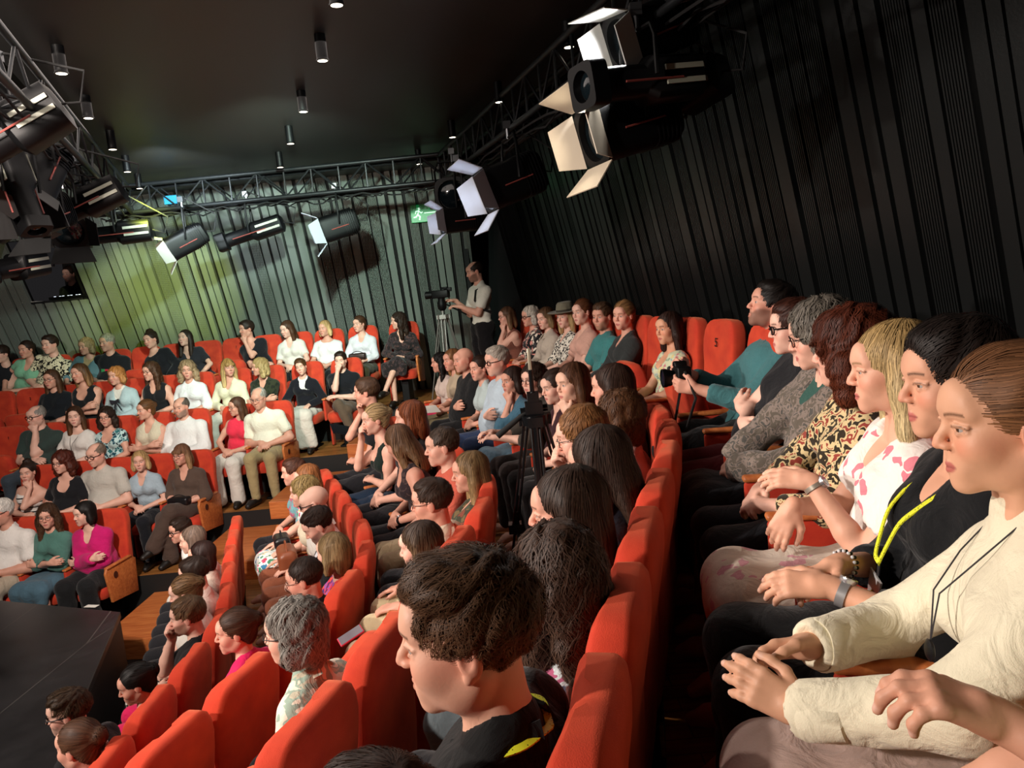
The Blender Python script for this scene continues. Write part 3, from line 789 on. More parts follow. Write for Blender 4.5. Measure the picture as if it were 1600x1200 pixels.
        fc.ripple(amp*1.5, 26, rng.randint(1000)); fc.ripple(amp*.6, 58, rng.randint(1000), .5)
        if near: fc.ripple(amp*.35, 105, rng.randint(1000), .4)
        for e_, d_, r0 in cuts: fc.cone(e_+d_*(r0+.012), e_+d_*(r0+.03), r0, r0, .003, True)
        rad = .052 if m_ else .047
        if cut_neck in ('crew', 'collar', 'high'):
            if cut_neck == 'high': fc.chain([Nk-fw*.005-up*.02, Nk+up*.035], [rad+.01, rad+.012], .02)
            dz_ = .05 if cut_neck == 'high' else .028 if cut_neck == 'collar' else .016
            fc.cone(Nk+up*(dz_+.045)+fw*.034, Nk+up*.22+fw*.05, rad+.006, .09, .004, True)
            if cut_neck == 'collar': fc.cone(Nk+fw*.09+up*.01, Nk+fw*.15-up*.045, .018, .008, .004, True)
        elif cut_neck == 'v':
            fc.cone(Nk+up*.045+fw*.035, Nk+up*.2+fw*.05, .064, .09, .01, True)
            fc.cone(Nk+fw*.07-up*.02, C1+fw*.17+up*.0, .045, .016, .01, True)
        elif cut_neck == 'deepv':
            fc.cone(Nk+up*.035+fw*.035, Nk+up*.2+fw*.05, .070, .09, .01, True)
            fc.cone(Nk+fw*.09-up*.02, C1+fw*.19-up*.05, .052, .016, .01, True)
        elif cut_neck in ('scoop', 'strap', 'boat'):
            fc.cone(Nk+up*.015+fw*.02-sd*.03, Nk+up*.015+fw*.02+sd*.03, .062, None, .01, True); fc.cone(Nk+up*.05, Nk+up*.2, .1, None, .01, True)
            if cut_neck != 'boat': fc.ell(Nk+fw*.10-up*.06, (.072, .08, .075), None, .01, True)
        if cut_neck == 'strap' or slv <= 0:
            for k in (-1, 1): fc.cone(sh[k]+sd*k*.055, sh[k]+sd*k*.03-up*.09, .062 if cut_neck != 'strap' else .078, .05, .01, True)
        if cut_neck == 'strapless': fc.plane(C1+up*.055, up)
        P, F = fc.mesh()
        if len(P) == 0: return
        P, F = largest(P, F, .04)
        o = mesh_np(name, P, F, mat, root)
        if cut_neck == 'collar' and dist < 9:
            mb = MB()
            for k in (-1, 1):
                a0 = Nk+up*.050-fw*.066+sd*k*.02; a1 = Nk+up*.036+sd*k*.068; a2 = Nk+fw*.078+sd*k*.022-up*.004
                b0 = a0-up*.042-fw*.016+sd*k*.02; b1 = a1-up*.038+sd*k*.026; b2 = a2-up*.052+fw*.034+sd*k*.040
                for (p, q_) in ((0, 1), (1, 2)):
                    A_ = [a0, a1, a2]; B_ = [b0, b1, b2]
                    nn = unit(np.cross(A_[q_]-A_[p], B_[p]-A_[p]))*.003
                    mb.loft([[A_[p]+nn, A_[q_]+nn, B_[q_]+nn, B_[p]+nn], [A_[p]-nn, A_[q_]-nn, B_[q_]-nn, B_[p]-nn]])
            mb.build('collar', mat, o, True)
        return o
    tn = {'f': 'blouse', 'm': 'shirt'}[sex]
    if inner: garment('undershirt', 'crew', .004, .0, clothmat(inner), amp=.001)
    tmat = clothmat(list(top), tp, tscale)
    tobj = garment(tn, neck, .010, sl, tmat)
    if bot and not noleg:
        ln = {'trousers': 1, 'wide': 1, 'skirt': 0, 'longskirt': 0, 'shorts': .0, 'jeans': 1}[bot]
        Q = np.array([P0, *kn.values(), *an.values()]); lo = Q.min(0)-.17; hi = Q.max(0)+.16; lo[2] = max(lo[2], .03); hi[2] = max(P0[2], kn[1][2], kn[-1][2])+.15
        if not ln and bot != 'longskirt': lo[2] = P0[2]-.30
        fb = Field(*[axis_grid(lo[e], hi[e], cg, []) for e in range(3)])
        g = .012; wd_ = .018 if bot == 'wide' else .0
        fb.cone(P0-sd*.075, P0+sd*.075, .108*bw+g*.7, None, .05)
        for k in (-1, 1):
            hj = P0+np.array([k*.085, .02, -.02])
            fb.chain([hj, hj*.5+kn[k]*.5, kn[k]], [.090*bw**.5+g, .078+g+wd_*.5, .060+g+wd_], .05)
            if ln:
                e = an[k]+[0, 0, .01]
                fb.chain([kn[k], kn[k]*.6+e*.4, e], [.056+g+wd_, .048+g+wd_, .040+g+wd_*2], .02)
        if bot in ('skirt', 'longskirt'):
            kc = (kn[1]+kn[-1])/2
            fb.cone(P0+[-.05, .1, -.01], P0+[.05, .1, -.01], .095, None, .05)
            fb.cone(kn[1]*.9+kn[-1]*.1+[0, -.02, 0], kn[-1]*.9+kn[1]*.1+[0, -.02, 0], .072+g, None, .05); fb.cone(P0+[0, .2, 0], kc, .085, .078, .05)
            if bot == 'longskirt':
                ac = (an[1]+an[-1])/2+[0, 0, .03]
                for q_ in (-.13, -.065, 0, .065, .13): fb.cone(kc+[q_*.9, .01, -.02], ac+[q_*1.2, .03*math.cos(q_*20), 0], .07, .06, .04)
            else:
                for q_ in (-.12, 0, .12): fb.cone(kc+[q_, .0, -.01], kc+[q_, .01, -.11], .066, .058, .04)
        fb.ripple(.0045 if bot in ('skirt', 'longskirt', 'wide') else .003, 30, rng.randint(1000), .5)
        BP, BF = fb.mesh(); BP, BF = largest(BP, BF, .05)
        mesh_np('skirt' if 'skirt' in bot else 'trousers', BP, BF, clothmat(list(bcol), bp, bscale), root)
        if (not near and (pos[0] < -2 or rkleg)) or stand:
            for k in (-1, 1):
                mb = Field(*[np.arange((min(an[k][e], toe[k][e])-.09), max(an[k][e], toe[k][e])+.10, .012, dtype=np.float32) for e in range(3)])
                sz = 1.1 if m_ else 1
                mb.chain([an[k]+[0, -.035, -.045], an[k]*.45+toe[k]*.55+[0, 0, -.004], toe[k]+[0, .01, 0]], [.040*sz, .041*sz, .032*sz], .02)
                mb.plane(an[k]+[0, 0, -.015], np.array([0, -.2, 1.]))
                SP, SF = mb.mesh()
                if len(SP): mesh_np('shoe', SP, SF, pmat('shoe_leather', shoe, .5), root)
    if glasses:
        gl = MB(); rw = .0009 if near else .0016
        gw = {'thick': 2.0, 'thin': 1.0}.get(glasses, 1.3)*rw
        for k in (-1, 1):
            c = H+(r*.033*k+f*.1005-u*.001)*hs_
            gl.tube([c+(r*.0225*math.cos(t)*hs_+u*.0185*math.sin(t)*hs_+f*(-.006*abs(math.cos(t))*(1 if math.cos(t)*k > 0 else .1))) for t in np.linspace(0, 2*pi, 19)], gw, 5, False)
            gl.tube([c+(r*.0225*k-f*.006+u*.006)*hs_, H+(r*.079*k+f*.05+u*.006)*hs_, H+(r*.081*k-f*.004+u*.008)*hs_, H+(r*.080*k-f*.018-u*.012)*hs_], gw, 5)
        gl.tube([H+(r*-.0108+f*.101+u*.002)*hs_, H+(f*.1075+u*.005)*hs_, H+(r*.0108+f*.101+u*.002)*hs_], gw, 5)
        gl.build('glasses', BLACKM if glasses == 'thick' else pmat('glasses_frame', '#3a332f', .3, .6), root, True)
    return dict(root=root, s=s, rot=rot, pos=np.array(pos), H=H, M=M, hs=hs_, wr=wr, el=el, P0=P0, Nk=Nk, fw=fw, up=up, sd=sd, C1=C1, kn=kn, tips=tips, hdir=hdir, hn=hn, top=tobj)
_eye = {}
def eye(root, c, M, rad):
    if 'm' not in _eye:
        n, k = 28, 40; V = []; Fc = []; Cc = []
        for i in range(n+1):
            th = pi*i/n
            for j in range(k):
                a = 2*pi*j/k; V.append((math.sin(th)*math.cos(a), math.cos(th), math.sin(th)*math.sin(a)))
                rr = math.sin(th) if th < pi/2 else 1
                Cc.append((.01, .01, .01) if rr < .17 else s2l('#4a3524') if rr < .40 else s2l('#20160f') if rr < .45 else s2l('#a89e98'))
        for i in range(n):
            for j in range(k): Fc.append((i*k+j, i*k+(j+1) % k, (i+1)*k+(j+1) % k, (i+1)*k+j))
        m, nt, b = newmat('eyeball'); a = N(nt, 'Attribute', attribute_name='col'); L(nt, a.outputs['Color'], b.inputs['Base Color']); b.inputs['Roughness'].default_value = .08
        o = mesh_np('eye', np.array(V), np.array(Fc), m, None, np.array(Cc)); _eye['m'] = o.data; _eye['o'] = o
    o = _eye.get('o') or bpy.data.objects.new('eye', _eye['m'])
    if _eye.get('o') is None: COL.objects.link(o)
    _eye['o'] = None
    o.parent = root
    mm = Matrix(((M[0][0], M[1][0], M[2][0], c[0]), (M[0][1], M[1][1], M[2][1], c[1]), (M[0][2], M[1][2], M[2][2], c[2]), (0, 0, 0, 1)))
    o.matrix_local = mm @ Matrix.Scale(rad, 4)
    return o
ONLY = None
# ------------------------------------------------------------------ rows of seats and the people in them
# each entry: row, (x, y) of the head in the picture frame, distance, then how the person looks. 'E' entries are empty seats.
FL = {1: 0.0, 2: .38, 3: .76, 4: 1.14, 5: 1.52}
rows = {}
def row(key, tier, fixed=None): rows[key] = dict(tier=tier, items=[], fixed=fixed); return rows[key]
for k, t, fx in (('L5', 5, 4), ('L4', 4, 5), ('L3', 3, 6), ('L2', 2, 7), ('L1', 1, 8), ('R1', 1, None), ('R2', 2, None), ('R3', 3, None), ('R4', 4, None), ('R5', 5, None)): row(k, t, fx)
def P(rk, px, py, y, hv, label, **kw): rows[rk]['items'].append(dict(px=px, py=py, y=y, hv=hv, label=label, kw=kw, e=False))
def Em(rk, px, y, label, py=None, **kw): rows[rk]['items'].append(dict(px=px, py=py, y=y, e=True, label=label, kw=kw))
DK = ('#2a1c15', '#33231a'); BR = ('#452c1c', '#573822'); LB = ('#6e4a2c', '#9a7248'); BL = ('#a8875a', '#d9bd88'); GR = ('#8d8780', '#a8a29a'); RD = ('#5a2413', '#6e3018'); BK = ('#15110f', '#1a1512'); WH = ('#cfcac2', '#dedad4')
# back row, left block
P('L5', 2, 553, 10.4, 45, 'person in a dark sleeveless top cut off by the left edge of the back row', sex='m', hair='short', hc_=DK, top=('#1c1d22',), sl=0, neck='crew', arms='lap')
P('L5', 41, 546, 10.4, 45, 'woman in a mint green blouse with dark tied hair in the back row', hair='bun', hc_=DK, top=('#7fb796',), sl=.25, neck='v', bcol=('#8a7a60',))
P('L5', 78, 538, 10.4, 45, 'man in a black and cream leaf-print shirt in the back row', sex='m', hair='short+top', hc_=DK, top=('#16140f', '#d8cfae'), tp='camo', tscale=1.1, neck='collar', fat=.6, bcol=('#22222a',))
P('L5', 134, 541, 10.4, 45, 'person with grey-blond hair in an open denim shirt in the back row', hair='curlybob', vol=.3, hc_=('#9c8463', '#8a7656'), top=('#5f7f86',), neck='deepv', inner='#b59a72', sl=.7)
P('L5', 167, 535, 10.4, 45, 'grey-haired man in a black T-shirt with a red and green print in the back row', sex='m', hair='short', hc_=GR, top=('#14161a',), neck='crew', fat=.5, extra='redprint')
Em('L5', 208, 10.4, "empty red back-row seat to the right of the man in the printed black T-shirt")
P('L5', 235, 531, 10.4, 40, 'woman with dark hair in a black long-sleeved top tilting her head in the back row', hair='updo', roll=12, hc_=DK, top=('#141418',), sl=1, neck='boat', fat=.3)
P('L5', 289, 528, 10.4, 35, 'woman with long dark hair in a dark V-neck dress in the back row', hair='long', hc_=DK, hp=-5, top=('#26262c',), neck='deepv', sl=.5, bcol=('#26262c',), bot='skirt')
Em('L5', 338, 10.4, "empty red back-row seat left of the woman resting her cheek on her hand", mark=True)
P('L5', 385, 514, 10.4, 60, 'short-haired woman in a black T-shirt resting her cheek on her hand in the back row', sex='f', hair='short+top', hc_=DK, top=('#15151a',), neck='scoop', arms='chinl', bcol=('#2a2838', '#8a8fa8', '#c0b8c0'), bp='print')
P('L5', 448, 514, 10.4, 45, 'woman with long dark brown hair in a white wrap blouse in the back row', hair='long', hc_=BR, hp=14, top=('#ded9cf',), neck='v', sl=.5, arms='lap', loose=.8)
P('L5', 507, 513, 10.4, 35, 'woman with a blond bob in a loose white blouse in the back row', hair='bob', hc_=BL, top=('#e4e2e2',), neck='boat', sl=.5, loose=1, fat=.3)
P('L5', 561, 506, 10.4, 40, "back-row woman with tied brown hair in a white shirt holding a dark bag", hair='bun', hc_=BR, top=('#dcdce2',), neck='v', sl=.8, arms='lap', bcol=('#46402c',))
P('L5', 622, 501, 10.2, 80, "woman with long dark wavy hair in a dark patterned dress ending the back row", hair='curlylong', vol=.4, hc_=DK, top=('#241f20', '#3c3134', '#503a38'), tp='print', neck='deepv', sl=1, bot='skirt', bcol=('#241f20', '#3c3134', '#503a38'), bp='print', arms='lap', legs='crossl', rkleg=True)
# fourth row
Em('L4', -12, 9.5, 'empty red seat cut off by the left edge of the fourth row')
Em('L4', 37, 9.5, 'empty red seat in the fourth row beside the woman in the black T-shirt and glasses', mark=True)
P('L4', 80, 592, 9.5, 35, 'woman with glasses and tied-back dark hair in a black T-shirt in the fourth row', hair='long', hc_=BR, glasses='thin', top=('#12161c',), neck='crew', sl=.5, fat=.5)
P('L4', 124, 583, 9.5, 45, 'woman with ombre hair in a black tank top folding her arms in the fourth row', hair='mid', hc_=('#4a2f1c', '#9c7448'), roll=8, top=('#14171a',), neck='strap', sl=0, arms='cross')
P('L4', 181, 587, 9.5, 40, "woman with short copper-blond hair in a pale blue blazer with a dark bow", hair='curlybob', vol=.4, hc_=('#b0733c', '#c8935a'), top=('#b3c8cc',), neck='deepv', inner='#e6e0d6', sl=1, extra='bow')
P('L4', 235, 580, 9.5, 50, "woman with glasses and long wavy brown hair in a black sleeveless top", hair='curlylong', vol=.5, hc_=BR, glasses='thin', top=('#17171a',), neck='v', sl=0)
P('L4', 293, 578, 9.5, 10, 'woman with curly grey-blond hair in a white blouse in the fourth row', hair='curly', vol=1.2, hc_=('#8d7355', '#b59a78'), top=('#e6e6e6',), neck='crew', sl=.6, loose=1.1, arms='lap')
P('L4', 357, 574, 9.5, -15, 'woman with long blond hair and a fringe in a cream blouse in the fourth row', hair='long+bangs', hc_=('#96703e', '#dcc088'), top=('#e0dbbd',), neck='v', sl=1, loose=.8, bcol=('#d8d4c8',))
P('L4', 405, 573, 9.5, 75, 'woman with wavy blond hair in a dark green blouse in the fourth row', hair='curly', vol=.5, hc_=('#a08455', '#c8ae7a'), top=('#1c2118', '#2e3222'), tp='lace', neck='v', sl=.6, arms='cross')
P('L4', 470, 573, 9.5, 15, "woman with short brown hair in a black cardigan and a long white skirt", hair='short+top', hc_=('#4a2e18', '#5c3a20'), roll=10, top=('#14141c',), neck='deepv', inner='#e0dada', sl=1, bot='longskirt', bcol=('#d9cfc4',), arms='thigh')
P('L4', 532, 563, 9.5, 15, "man in a black polo shirt and brown trousers with his hand at his mouth", sex='m', hair='short+top', hc_=DK, top=('#14151b',), neck='collar', arms='mouth', bcol=('#5e4c3e',), legs='cross')
# third row
Em('L3', -5, 8.7, "empty red seat beside the bald man resting his chin on his hand", mark=True)
P('L3', 56, 650, 8.7, 50, "bald man with glasses in a dark green polo shirt resting his chin on his hand", sex='m', hair='fringe', hc_=GR, glasses='thick', top=('#33423e',), neck='collar', arms='chinl', fat=.6, bcol=('#3c4650',))
P('L3', 117, 650, 8.7, 15, "woman with long brown hair in a white T-shirt with a dark pendant", hair='long', hc_=('#3a2417', '#6a4426'), top=('#e2ddd6',), neck='boat', sl=.5, bcol=('#d9d2c4',), extra='pendant')
P('L3', 166, 651, 8.7, 20, 'woman with glasses and dark curly hair in a teal floral top in the third row', hair='curly', vol=.7, hc_=DK, glasses='thin', top=('#bcd6d6', '#1d4a5a', '#2a6a70', '#20303a'), tp='print', neck='scoop', sl=.3, bcol=('#8aa0a8', '#e0e0d8', '#3a5a70'), bp='print', arms='lap')
P('L3', 227, 640, 8.7, 60, "woman with tied brown hair in a beige sleeveless top folding her arms", hair='bun', hc_=('#5c3a20', '#6a4526'), top=('#d2c6ae',), neck='v', sl=0, arms='cross', bcol=('#b79a78',))
P('L3', 283, 636, 8.7, 35, 'balding man with a grey beard in a white linen shirt in the third row', sex='m', hair='fringe', hc_=('#5c5048', '#6c6058'), beard='#6c6258', top=('#e4dfdd',), neck='collar', sl=1, fat=.5, arms='lap', bcol=('#cbbfa6',))
P('L3', 369, 635, 8.7, 60, 'woman with glasses and a brown bob in a coral-red sleeveless top in the third row', hair='mid', hc_=('#4c3020', '#5c3c28'), glasses='thin', top=('#e0324a',), neck='crew', sl=0, bcol=('#dedad0',), bot='wide', arms='lap')
P('L3', 404, 622, 8.6, 30, 'grey-haired man with glasses in a cream short-sleeved shirt and khaki trousers at the row end', sex='m', hair='fringe', hc_=('#9c958c', '#b0a89e'), glasses='thin', hp=14, top=('#e6e2cf',), neck='collar', sl=.5, arms='lap', bcol=('#a9996f',), fat=.5)
# second row
P('L2', 43, 738, 7.9, 25, "woman with dark pinned hair in a white and black striped strapless dress", hair='updo', hc_=DK, top=('#e4e0da', '#18181a'), tp='stripes', tscale=1.3, neck='strapless', sl=0, arms='chinl', bot='skirt', bcol=('#c9b996', '#2a2a2a'), bp='camo')
P('L2', 97, 722, 7.9, 45, 'woman with glasses and auburn curly hair in a black top in the second row', hair='curly', vol=1.1, hc_=('#4c2015', '#5c2a1a'), glasses='thin', top=('#17181c',), neck='scoop', sl=.5, arms='lap', fat=.5)
P('L2', 150, 710, 7.9, 45, 'bald man with glasses in a light grey short-sleeved shirt in the second row', sex='m', hair='fringe', hc_=('#7a6a5c', '#7a6a5c'), glasses='thick', hp=10, top=('#bcb8ae',), neck='collar', sl=.5, fat=.6, arms='lap', bcol=('#9a9284',))
P('L2', 219, 720, 7.9, 15, 'woman with a blond bob in a pale blue blouse in the second row', hair='bob', hc_=('#a8885a', '#d2b684'), vol=1.2, top=('#a3b5c0',), neck='v', sl=.5, loose=.8, arms='lap', bcol=('#16181e',))
P('L2', 283, 710, 7.9, 40, "woman with long fair hair and a fringe in a brown dress with crossed legs", hair='mid+bangs', hc_=('#6e4c38', '#b59468'), glasses='thin', top=('#55453c',), neck='v', sl=.6, loose=1.2, bot='wide', bcol=('#4f4038',), legs='crossl', arms='lap', fat=.4)
# front row, left block
P('L1', 1, 800, 7.1, 55, 'white-haired man in a white shirt cut off by the left edge of the front row', sex='m', hair='short', hc_=WH, glasses='thick', top=('#e6e2dc',), neck='collar', fat=.6, bcol=('#b5a894',))
P('L1', 74, 806, 7.1, 20, "woman with glasses and long wavy hair in a teal shirt folding her arms", hair='curlylong', vol=.5, hc_=('#3e2a1c', '#5c3c26'), glasses='thin', top=('#4f7a70',), neck='crew', sl=.7, loose=.9, arms='cross', bot='skirt', bcol=('#4c6a7a',))
P('L1', 131, 802, 7.1, 62, 'woman with a dark bob in a magenta blouse folding her arms in the front row', hair='bob', hc_=BK, top=('#c81c6c',), neck='v', sl=1, loose=1.3, arms='cross', bot='wide', bcol=('#191a1c',), fat=.5)
# right block, front row beside the stage
P('R1', 122, 1163, 3.07, 130, "woman with light brown tied-up hair and a pink scrunchie beside the stage corner", hair='bun', hc_=('#4a3122', '#6e4c34'), top=('#1a1a1c',), extra='scrunchie', noleg=True)
P('R1', 106, 1112, 3.45, 105, 'curly-haired person with black glasses beside the stage edge', sex='m', hair='quiff', hc_=('#3c2c1e', '#54402a'), glasses='thick', top=('#17171a',), noleg=True)
P('R1', 212, 1068, 3.85, 92, 'woman with sleek black hair in a bun and a black top in the front row', hair='bun', hc_=BK, top=('#121214',), sl=0, neck='scoop', arms='lap', hp=14, bcol=('#121214',))
P('R1', 292, 962, 4.35, 98, 'bearded man with tousled fair brown hair in a black T-shirt in the front row', sex='m', hair='short+top', hc_=('#5c4530', '#6e5438'), beard='#6c543c', top=('#111113',), arms='mouth', bcol=('#d6205a',))
P('R1', 288, 925, 4.75, 100, 'woman with light brown hair tied in a small bun in the front row', hair='bun', hc_=('#6e5236', '#7c5e3e'), top=('#e2dcd2',), bot='skirt', bcol=('#ded8cc', '#1c1c1c'), bp='camo', arms='lap', hp=12)
P('R1', 302, 895, 5.15, 105, 'man with short dark wavy hair in the front row', sex='m', hair='short+top', hc_=DK, top=('#d8c4b8',), bcol=('#17171b',), arms='lap', hp=10)
P('R1', 314, 868, 5.55, 100, 'person with thick dark brown hair hidden behind the short-haired man in the front row', hair='bob', hc_=('#2a1814', '#33201a'), top=('#c8b8aa',), noleg=False)
P('R1', 300, 843, 5.95, 100, 'woman with grey-streaked hair and a hair clip in the front row', hair='bob', hc_=('#6e5c50', '#4a3a32'), top=('#c9b8ae',))
P('R1', 281, 828, 6.4, 70, 'woman with short dark hair and glasses in a white blouse holding a brown bag', hair='short+top', hc_=DK, glasses='thick', top=('#ece8e2',), neck='v', sl=.5, arms='lap', bcol=('#e6e2d6',))
# right block, second row
Em('R2', 235, 2.6, 'empty red seat in the second row at the bottom left corner')
Em('R2', 320, 3.0, "empty red seat nearest the woman in the bright pink jacket")
P('R2', 367, 985, 3.4, 92, 'woman with brown tied hair in a bright pink jacket', hair='bun', hc_=('#3e281c', '#4c3424'), top=('#d61f60',), sl=1, neck='v', bcol=('#c81d58',), arms='lap', loose=.8)
P('R2', 475, 903, 3.85, 105, 'man with receding dark hair and glasses in a dark suit', sex='m', hair='crew', hc_=DK, glasses='thin', fat=.5, top=('#15171c',), neck='v', inner='#e8e6e2', sl=1, bcol=('#14161a',), arms='lap', hp=12)
P('R2', 519, 862, 4.15, 125, 'woman with a straight blond bob in a red and purple patterned top', hair='bob', hc_=('#7d6646', '#c0a474'), top=('#d8344c', '#3a2a6a', '#e0603a', '#8a5ab0'), tp='print')
P('R2', 497, 820, 4.65, 92, 'dark-haired bearded man in a black suit jacket', sex='m', hair='crew+top', hc_=DK, beard='#4a3a30', top=('#15171c',), neck='v', inner='#e8e8ec', sl=1, hp=30, bcol=('#14161a',), arms='lap')
P('R2', 491, 785, 5.1, 98, 'bald man with dark-rimmed glasses in a white shirt', sex='m', hair='none', hc_=GR, glasses='thick', hp=12, top=('#e4dfd6',), neck='collar', bcol=('#7a4630',))
P('R2', 474, 768, 5.5, 95, 'woman with wavy blond hair holding a brown leather handbag', hair='curly', vol=.5, hc_=('#8a7448', '#c8ad76'), top=('#dcd2b8',), bcol=('#8a5038',), arms='thigh')
P('R2', 478, 748, 5.9, 78, 'young woman with strawberry blond hair in a colourful floral dress', hair='mid', hc_=('#8e5a34', '#b5824e'), top=('#dce4e0', '#3a7aa0', '#c04a6a', '#4a8a6a', '#e0c070'), tp='floral', bot='skirt', bcol=('#dce4e0', '#3a7aa0', '#c04a6a', '#4a8a6a', '#e0c070'), bp='floral', arms='thigh', neck='v')
P('R2', 458, 737, 6.3, 88, 'short-haired brunette person behind the strawberry blond woman', hair='short+top', hc_=('#4a2c1e', '#54342a'), top=('#6a9aa0', '#c04a6a'), tp='print')
# right block, third row
Em('R3', 410, 2.02, 'empty orange-red seat in the third row nearest the bottom edge')
P('R3', 458, 985, 2.40, 110, 'grey-haired woman with glasses in a white and sage green line-patterned shirt', hair='curlybob', vol=.15, hc_=('#76716a', '#99948c'), glasses='thick', top=('#d9d3c0', '#8fa596', '#b5b09a'), tp='camo', tscale=.8, neck='collar', sl=1, arms='lap', bcol=('#141416',), fat=.2)
Em('R3', 560, 2.78, 'empty orange-red seat between the grey-haired woman and the woman with ombre hair')
P('R3', 656, 852, 3.15, 105, 'woman with long ombre hair in a black sleeveless top and beige trousers', hair='long', hc_=('#33231a', '#b59668'), top=('#15171a',), sl=0, neck='v', bcol=('#c8ab8c',), arms='lap', hp=10)
P('R3', 674, 783, 3.62, 100, 'man with combed brown hair and glasses in a beige shirt', sex='m', hair='crew+top', hc_=('#33231a', '#3e2c20'), glasses='thin', top=('#d9cbb2',), neck='collar', bcol=('#d2c09a',), arms='thigh')
P('R3', 733, 737, 4.10, 82, 'woman with long straight blond hair in a dark floral blouse', hair='long', hc_=('#6e5638', '#c0a070'), top=('#3a3a2c', '#6a5a3c', '#7a4030', '#46503c'), tp='floral', sl=1, neck='v')
P('R3', 690, 697, 4.65, 82, 'short-haired man in a salmon polo shirt', sex='m', hair='crew', hc_=('#3e3026', '#4a3a30'), top=('#c95f4c',), neck='collar', arms='lap', bcol=('#8a7a60',))
P('R3', 622, 690, 5.1, 118, 'woman with long fair brown hair in a dark lace camisole', hair='long', hc_=('#5c4230', '#9c7a54'), hp=28, top=('#4a3a38', '#2a2024'), tp='lace', neck='strap', sl=0, arms='lap', bcol=('#1c1c20',))
P('R3', 640, 652, 5.45, 100, 'red-haired person mostly hidden behind the woman in the lace camisole', hair='mid', hc_=('#6e3a20', '#84482a'), top=('#2a2a2c',))
P('R3', 585, 655, 5.9, 75, 'woman with fair tied hair in a dark green tank top touching her chin', hair='bun', hc_=('#8e7652', '#a88e66'), top=('#16241f',), neck='strap', sl=0, arms='mouth', bcol=('#22344a',), bot='jeans')
P('R3', 572, 612, 6.6, 100, 'brown-haired person in black turned away beside the aisle', hair='short+top', hc_=('#4c3626', '#4c3626'), top=('#131317',), arms='chin')
# right block, fourth row
P('R4', 588, 1312, .95, 125, 'dark-haired person whose crown rises at the bottom edge of the picture', sex='m', hair='short+top', hc_=('#2a1a12', '#33211a'), top=('#17171a',), noleg=True)
P('R4', 728, 985, 1.16, 96, 'young man with tousled dark brown hair in a black shirt with a yellow lanyard', sex='m', hair='quiff', hc_=('#46301f', '#6a4a34'), hp=6, top=('#0f1011',), neck='collar', sl=.5, arms='lap', bcol=('#e0dfea', '#5a70a8', '#b06a9a', '#7a9ab8'), bp='floral', bot='trousers', fat=.3, skin='#d8a58c')
P('R4', 868, 900, 1.60, 140, 'woman with long dark curly hair in a pastel floral top', hair='curlylong', vol=.6, hc_=('#3a281e', '#553c2e'), top=('#c9d0d2', '#7a90b0', '#b05a7a', '#8ab0b0', '#e6e0dc'), tp='print', tscale=.8, sl=.6, hp=10)
P('R4', 885, 795, 2.0, 93, 'woman with smooth dark hair peering over the curly hair in front', hair='long', hc_=('#33241c', '#3a2a20'), top=('#1a1a1e',), sl=1, arms='lap', bcol=('#5a6468',), eyes=None)
P('R4', 935, 722, 2.45, 112, 'woman with long dark straight hair in a navy top', hair='long', hc_=('#30221b', '#3a2a20'), top=('#1a1c28',), sl=1, arms='lap', bcol=('#2a4aa0',), hp=14)
P('R4', 908, 680, 2.95, 92, 'man with short ginger hair and thin glasses touching his lips', sex='m', hair='short', hc_=('#7a5230', '#8a6038'), glasses='thin', top=('#121318',), arms='mouth', bcol=('#b0925c',), hp=12)
P('R4', 965, 650, 3.3, 95, 'person with wavy brown hair in a pale pink shirt', hair='curlybob', vol=.5, hc_=('#4c301c', '#6a4428'), top=('#d9b0a8',), sl=.5)
P('R4', 955, 605, 3.8, 100, 'woman with dark brown hair partly hidden behind the wavy-haired person', hair='mid', hc_=('#33221a', '#33221a'), top=('#2a2a2c',), sl=.6)
P('R4', 893, 598, 4.35, 55, 'young woman with long parted brown hair resting her chin on her fist', hair='long', hc_=('#4a2e1e', '#6a4428'), top=('#4a342c',), neck='v', sl=0, arms='chinl', bcol=('#3a3a3c',), skin='#e2b49c')
P('R4', 866, 603, 4.85, 60, 'woman with pinned dark hair in a dark red top behind the girl resting her chin', hair='bun', hc_=DK, top=('#33181e',), neck='v', sl=.6, hp=12, bcol=('#1c1a1a',))
P('R4', 833, 592, 5.3, 45, 'woman with round glasses and short dark curls in a dark top', hair='curlybob', vol=.4, hc_=DK, glasses='thin', top=('#3a342e',), neck='v', sl=.6, bcol=('#2a2220',), arms='pan')
P('R4', 800, 594, 5.75, 55, 'woman with a dark bob in a blue blouse resting her cheek on her hand', hair='bob', hc_=('#2a1a14', '#2a1a14'), top=('#3f6478',), neck='v', sl=.6, loose=1, arms='chinl', bcol=('#5a7484',), bot='skirt')
P('R4', 776, 564, 6.2, 62, 'grey-haired man with glasses in a light blue polo shirt folding his arms', sex='m', hair='short+top', hc_=('#a59c90', '#b5aca0'), glasses='thick', top=('#b5c6d2',), neck='collar', arms='cross', fat=1.3, bcol=('#2c3a58',), legs='sit')
P('R4', 749, 575, 6.65, 55, 'woman with dark tied hair between two heavyset men', hair='bun', hc_=DK, top=('#b0c0c0',), hp=5)
P('R4', 724, 562, 7.1, 62, 'bald heavyset man in a black T-shirt folding his arms', sex='m', hair='none', hc_=GR, top=('#151719',), arms='cross', fat=1.5, bcol=('#141416',))
P('R4', 706, 562, 7.6, 60, 'fair-haired person glimpsed behind the bald heavyset man', hair='mid', hc_=LB, top=('#b5a48c',), bcol=('#8a8062',))
P('R4', 687, 566, 8.05, 85, "long-haired dark woman in a pale top at the fourth row's far end", hair='curlylong', vol=.2, hc_=BK, top=('#c9b8ae',), sl=.5, bcol=('#c01c50',))
